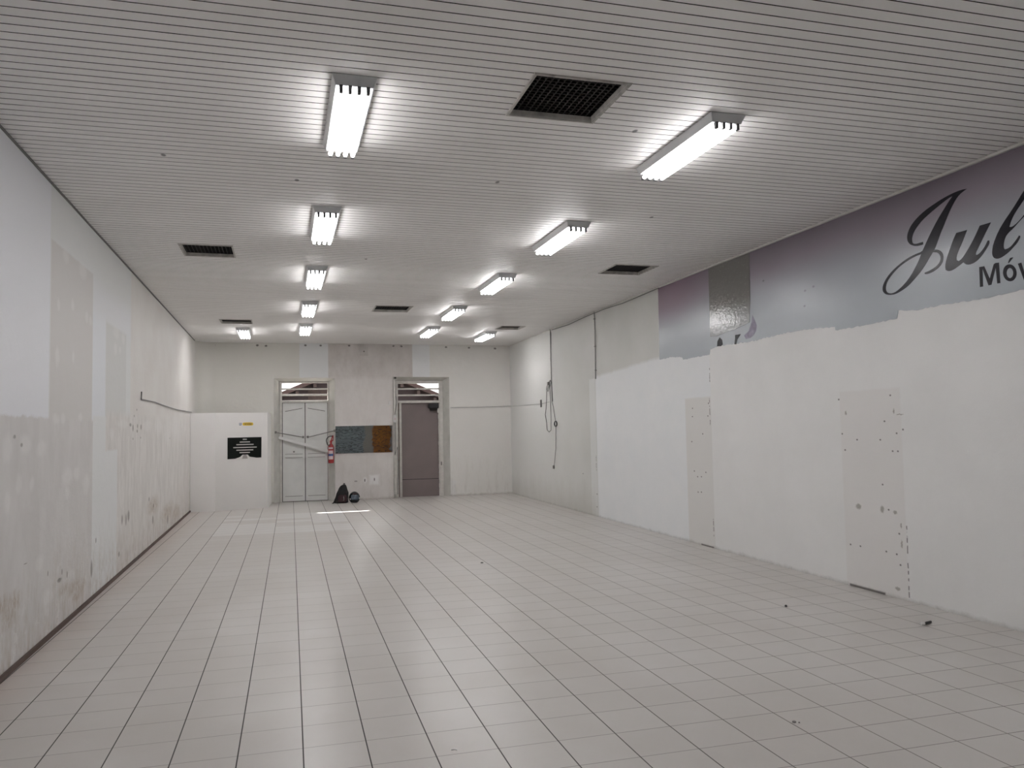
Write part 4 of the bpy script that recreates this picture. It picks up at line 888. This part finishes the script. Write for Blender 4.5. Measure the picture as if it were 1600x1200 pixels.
# ------------------------------------------------------------------ shop banner on the right wall
def on_right(poly, holes, d0, d1, mb, mi=0):
    """a flat shape on the right wall, poly given as (Y, Z); d = distance off the wall"""
    loops = [poly]+list(holes)
    flat = [p for l_ in loops for p in l_]
    tri = tessellate_polygon([[Vector((p[0], p[1], 0)) for p in l_] for l_ in loops])
    n = len(flat)
    vs = [(XR(p[0])-d0, p[0], p[1]) for p in flat]+[(XR(p[0])-d1, p[0], p[1]) for p in flat]
    fs = [tuple(f) for f in tri]+[tuple(n+i for i in f) for f in tri]
    o = 0
    for l_ in loops:
        k = len(l_)
        for i in range(k): fs.append((o+i, o+(i+1) % k, n+o+(i+1) % k, n+o+i))
        o += k
    mb.add(vs, fs, mi)
bn = thing('wall_banner', 'grey-purple vinyl shop banner with black lettering along the top of the right wall', 'banner', (XR(8), 8.0, 3.2))
rnd = random.Random(3)
bot = []
full = D_BOT + [(4.4, D_BOT[-1][1]), (1.5, D_BOT[-1][1]+.01)]
for (a, b) in zip(full[:-1], full[1:]):
    bot.append(a)
    ln = abs(a[0]-b[0])
    k = int(ln/.03)
    for i in range(1, k):
        f = i/k; bot.append((a[0]+(b[0]-a[0])*f, a[1]+(b[1]-a[1])*f+rnd.uniform(-.006, .006)))
bot.append(full[-1])
poly = [(11.262, 3.828)] + [(p[0], p[1]) for p in bot] + [(1.5, 3.828)]
mb = MB(); on_right(poly, [], .001, .0045, mb)
# the vinyl material maps by world position, so this part keeps its origin at the world centre
o = mb.build('vinyl_sheet', MAT['banner'], bn); o.location = -Vector(bn.location)
def letter(nm, poly, holes, d=.0062):
    mb = MB(); on_right(poly, holes, .0046, d, mb); L(mb, bn.location).build(nm, MAT['letters'], bn)
def smooth(poly, it=1):
    for _ in range(it):
        q = []
        n = len(poly)
        for i in range(n):
            a, b, c_ = Vector(poly[i-1]), Vector(poly[i]), Vector(poly[(i+1) % n])
            u1, u2 = (b-a), (c_-b)
            if u1.length < 1e-6 or u2.length < 1e-6: q.append(tuple(b)); continue
            if u1.angle(u2) > .9: q.append(tuple(b))
            else: q += [tuple(b+(a-b)*.25), tuple(b+(c_-b)*.25)]
        poly = q
    return poly
letter('letter', smooth(D_J), [smooth(D_Jh)])
letter('letter_flourish', smooth(D_Jt), [], .0060)
letter('letter', smooth(D_U), [])
letter('letter', smooth(D_L), [smooth(D_Lh)])
letter('letter', D_M, []); letter('letter', D_O, [D_Oh]); letter('accent_mark', smooth(D_AC), []); letter('letter', D_V, [])
# printed remains at the bottom edge
for nm, pl, mt in (('printed_remnant', D_cuff, 'letters'), ('printed_remnant', D_tie, 'letters')):
    mb = MB(); on_right(pl, [], .0046, .0056, mb); L(mb, bn.location).build(nm, MAT[mt], bn)
mb = MB(); on_right(D_arm, [], .0046, .0054, mb); L(mb, bn.location).build('printed_remnant', simple('pale_violet_print', (.30, .28, .37, 1), .4, var=.25, scale=20), bn)

sm_ = M('crinkled_grey_film')
Yy, Zz = sm_.xyz(1), sm_.xyz(2); uvv = sm_.comb(Yy, Zz)
cc = sm_.mix(sm_.mapr(Zz, 3.05, 3.3), (0.27, 0.28, 0.285, 1), (0.165, 0.16, 0.15, 1))
cc = sm_.mix(sm_.math('MULTIPLY', sm_.mapr(sm_.noise(25, 4, .7, vec=uvv), .6, .7), .4), cc, (.45, .45, .45, 1))
sm_.bump(sm_.noise(20, 3, .6, vec=uvv), .5, .0055)
MAT['film'] = sm_.finish(cc, .08, 0, .7)
mb = MB(); on_right([(9.695, 3.826), (9.705, 2.885), (9.52, 2.872), (9.3, 2.90), (9.1, 2.905), (8.73, 2.955), (8.70, 3.2), (8.68, 3.826)], [], .0062, .009, mb)
o = tag(mb.build('plastic_film', MAT['film']), 'crinkled dark grey film patch stuck over the left part of the banner', 'film')

# ------------------------------------------------------------------ cables on the right wall
def rw(pts, off=.012): return [(XR(y)-off, y, z) for y, z in pts]
mb = MB(); mb.tube(rw([(16.60, H_C-.01), (16.61, 3.2), (16.60, 2.7), (16.56, 2.26)], .014), .0085, 8)
tag(mb.build('wall_cable', MAT['wired'], smooth=True), 'straight dark cable running down the right wall from the ceiling', 'cable')
mb = MB(); mb.tube(rw(D_wireB, .02), .006, 8)
tag(mb.build('wall_cable', MAT['wire'], smooth=True), 'thin grey cable ending at the black ring socket', 'cable')
t = thing('cable_loop', 'long hanging loop of grey cable on the right wall', 'cable', (XR(16.9)-.02, 16.9, 2.6))
mb = MB(); mb.tube(rw(D_loop, .03), .007, 8); L(mb, t.location).build('loop', MAT['wired'], t, smooth=True)
mb = MB(); mb.tube(rw([(p[0], p[1]) for p in D_loop2], .03), .006, 8); L(mb, t.location).build('inner_loop', MAT['wired'], t, smooth=True)
mb = MB(); mb.box(XR(16.8)-.05, XR(16.8)-.001, 16.75, 16.81, 2.63, 2.70); L(mb, t.location).build('hook', MAT['steel'], t)
t = thing('cable_ring', 'black ring-shaped cable outlet low on the right wall', 'cable outlet', (XR(16.36), 16.36, 1.77))
mb = MB(); pts = [(XR(16.36)-.02, 16.36+.075*math.cos(a), 1.768+.055*math.sin(a)) for a in [k*math.tau/20 for k in range(21)]]; mb.tube(pts, .014, 8); L(mb, t.location).build('ring', MAT['black'], t, smooth=True)
mb = MB(); mb.box(XR(16.36)-.008, XR(16.36)-.001, 16.31, 16.41, 1.735, 1.80); L(mb, t.location).build('back_plate', MAT['white'], t)
mb = MB(); mb.tube(rw(D_drop, .008), .005, 6)
tag(mb.build('wall_cable', MAT['wire'], smooth=True), 'faint thin cable dropping below the black ring outlet', 'cable')
mb = MB(); mb.box(XR(16.58)-.03, XR(16.58)-.001, 16.55, 16.60, .79, .86)
tag(mb.build('cable_clip', MAT['steel']), 'small dark clip at the foot of the thin cable', 'clip')
mb = MB(); mb.tube(rw(D_hwire, .010)+[(XR(Y_BACK)-.012, Y_BACK-.012, 2.268), (4.9, Y_BACK-.01, 2.252), (4.09, Y_BACK-.01, 2.250)], .0048, 8)
tag(mb.build('wall_cable', MAT['pipe'], smooth=True), 'horizontal cable running round the far right corner towards the mauve door', 'cable')
mb = MB(); mb.box(XR(17.4)-.025, XR(17.4)-.001, 17.37, 17.43, 2.16, 2.33)
tag(mb.build('cable_clip', MAT['wire']), 'small grey clip on the horizontal cable left of the cable loop', 'clip')
t = thing('conduit_pipe', 'vertical grey conduit from the ceiling down to the white-painted area', 'pipe', (XR(13.94)-.02, 13.94, 3.2))
mb = MB(); mb.tube(rw([(13.95, H_C-.005), (13.94, 3.5), (13.955, 3.0), (13.97, 2.585)], .016), .010, 10); L(mb, t.location).build('pipe', MAT['pipe'], t, smooth=True)
for z in (3.72, 3.2, 2.75):
    mb = MB(); mb.box(XR(13.95)-.034, XR(13.95)-.001, 13.93, 13.97, z-.006, z+.006); L(mb, t.location).build('pipe_clip', MAT['steel'], t)
mb = MB(); mb.tube(rw([(11.2, H_C-.035), (12.6, H_C-.055), (13.4, H_C-.03), (14.5, H_C-.035), (15.4, H_C-.06), (16.5, H_C-.03)], .02), .0055, 8)
tag(mb.build('wall_cable', MAT['wired'], smooth=True), 'dark cable sagging along the top of the right wall beyond the banner', 'cable')

# left wall: cable duct with its end upright
t = thing('cable_duct', 'thin grey cable running along the far left wall to the partition', 'cable', (XL(15)+.015, 15, 2.18))
mb = MB(); mb.tube([(XL(y)+.014, y, z) for y, z in D_lwire[1:]], .009, 8); L(mb, t.location).build('cable_run', MAT['pipe'], t, smooth=True)
mb = MB(); mb.tube([(XL(y)+.014, y, z) for y, z in D_lwire[:2]], .008, 8); L(mb, t.location).build('upright_end', MAT['wired'], t, smooth=True)

# ------------------------------------------------------------------ small debris on the tiles
mb = MB(); mb.tube([(5.07, 5.49, .012), (5.17, 5.53, .010)], [.012, .010], 8, 0); mb.tube([(5.045, 5.50, .012), (5.072, 5.491, .012)], .0125, 8, 1)
tag(mb.build('floor_debris', [MAT['wired'], MAT['white']], smooth=True), 'small dark stick with a pale tip on the floor near the right wall', 'debris')
mb = MB(); mb.lathe([(.006, 0), (.013, .002), (.012, .012), (.004, .018)], (4.426, 6.457, 0), 7)
tag(mb.build('floor_debris', MAT['black']), 'tiny black pebble on the floor tiles toward the right wall', 'debris')
mb = MB(); mb.lathe([(.004, 0), (.010, .001), (.012, .006), (.004, .010)], (2.753, 3.98, 0), 7); mb.lathe([(.003, 0), (.006, .001), (.004, .006)], (2.775, 3.965, 0), 6)
tag(mb.build('floor_debris', MAT['steel']), 'dark grey crumb on the tiles in the right foreground', 'debris')
mb = MB(); mb.tube([(.85+.014*math.cos(a), 4.206+.014*math.sin(a), .003) for a in [i*.5 for i in range(6)]], .0028, 6)
tag(mb.build('floor_debris', MAT['white'], smooth=True), 'tiny white curl of plastic on the tiles in the front middle', 'debris')
mb = MB(); mb.lathe([(.006, 0), (.02, .002), (.016, .010), (.004, .014)], (2.383, 9.849, 0), 7)
tag(mb.build('floor_debris', MAT['wire']), 'small grey flake on the tiles in the middle of the hall', 'debris')

# ------------------------------------------------------------------ neighbouring house seen through the transoms
t = thing('neighbour_house', 'brown tiled gable house seen through the door transoms', 'house', (2.35, 27, 0))
ax, az, sl, Yh = 2.35, 4.03, .432, 27.0
mb = MB(); mb.prism([(-6.5, Yh), (11.2, Yh), (11.2, Yh+6), (-6.5, Yh+6)], 0, 2.30)
mb.add([(-2.0, Yh, 2.30), (6.7, Yh, 2.30), (ax, Yh, az-.10)], [(0, 1, 2)])
L(mb, t.location).build('wall', MAT['hwall'], t)
for s_ in (-1, 1):
    mb = MB(); x1 = ax+s_*5.2; z1 = az-sl*5.2
    mb.hexa([(ax, Yh-.8, az-.14), (x1, Yh-.8, z1-.14), (x1, Yh+6, z1-.14), (ax, Yh+6, az-.14)], [(ax, Yh-.8, az), (x1, Yh-.8, z1), (x1, Yh+6, z1), (ax, Yh+6, az)])
    rf = L(mb, t.location).build('roof_slope', MAT['brown'], t)
    for k in range(9):
        xa = ax+s_*(.3+k*.55); za = az-sl*(.3+k*.55)-.20
        mb = MB(); mb.box(xa-.05, xa+.05, Yh-.7, Yh+.0, za-.10, za+.02); L(mb, t.location).build('rafter', MAT['dwood'], rf)
mb = MB(); mb.box(-3, 7.5, Yh-.35, Yh-.02, 2.48, 2.60); L(mb, t.location).build('lower_eave', MAT['brown'], t)
mb = MB(); mb.box(.75, 3.2, Yh-.06, Yh-.01, 2.62, 3.1); L(mb, t.location).build('shutter_panel', MAT['dwood'], t)
mb = MB()   # unseen eave, added and shaped to let only a sliver of sun in
mb.prism([(-3, Y2), (7, Y2), (7, 21.7), (2.2, 21.7), (1.7, 21.13), (-3, 20.97)], 3.36, 3.46)
tag(mb.build('porch_eave', MAT['dwood']), 'dark timber eave outside above the back doors', 'eave')
mb = MB(); mb.box(-12, 17, 21.4, 34, -.16, -.02)
struct(mb.build('floor', simple('dark_yard_earth', (.10, .09, .08, 1), .9)))
bpy.context.view_layer.update()
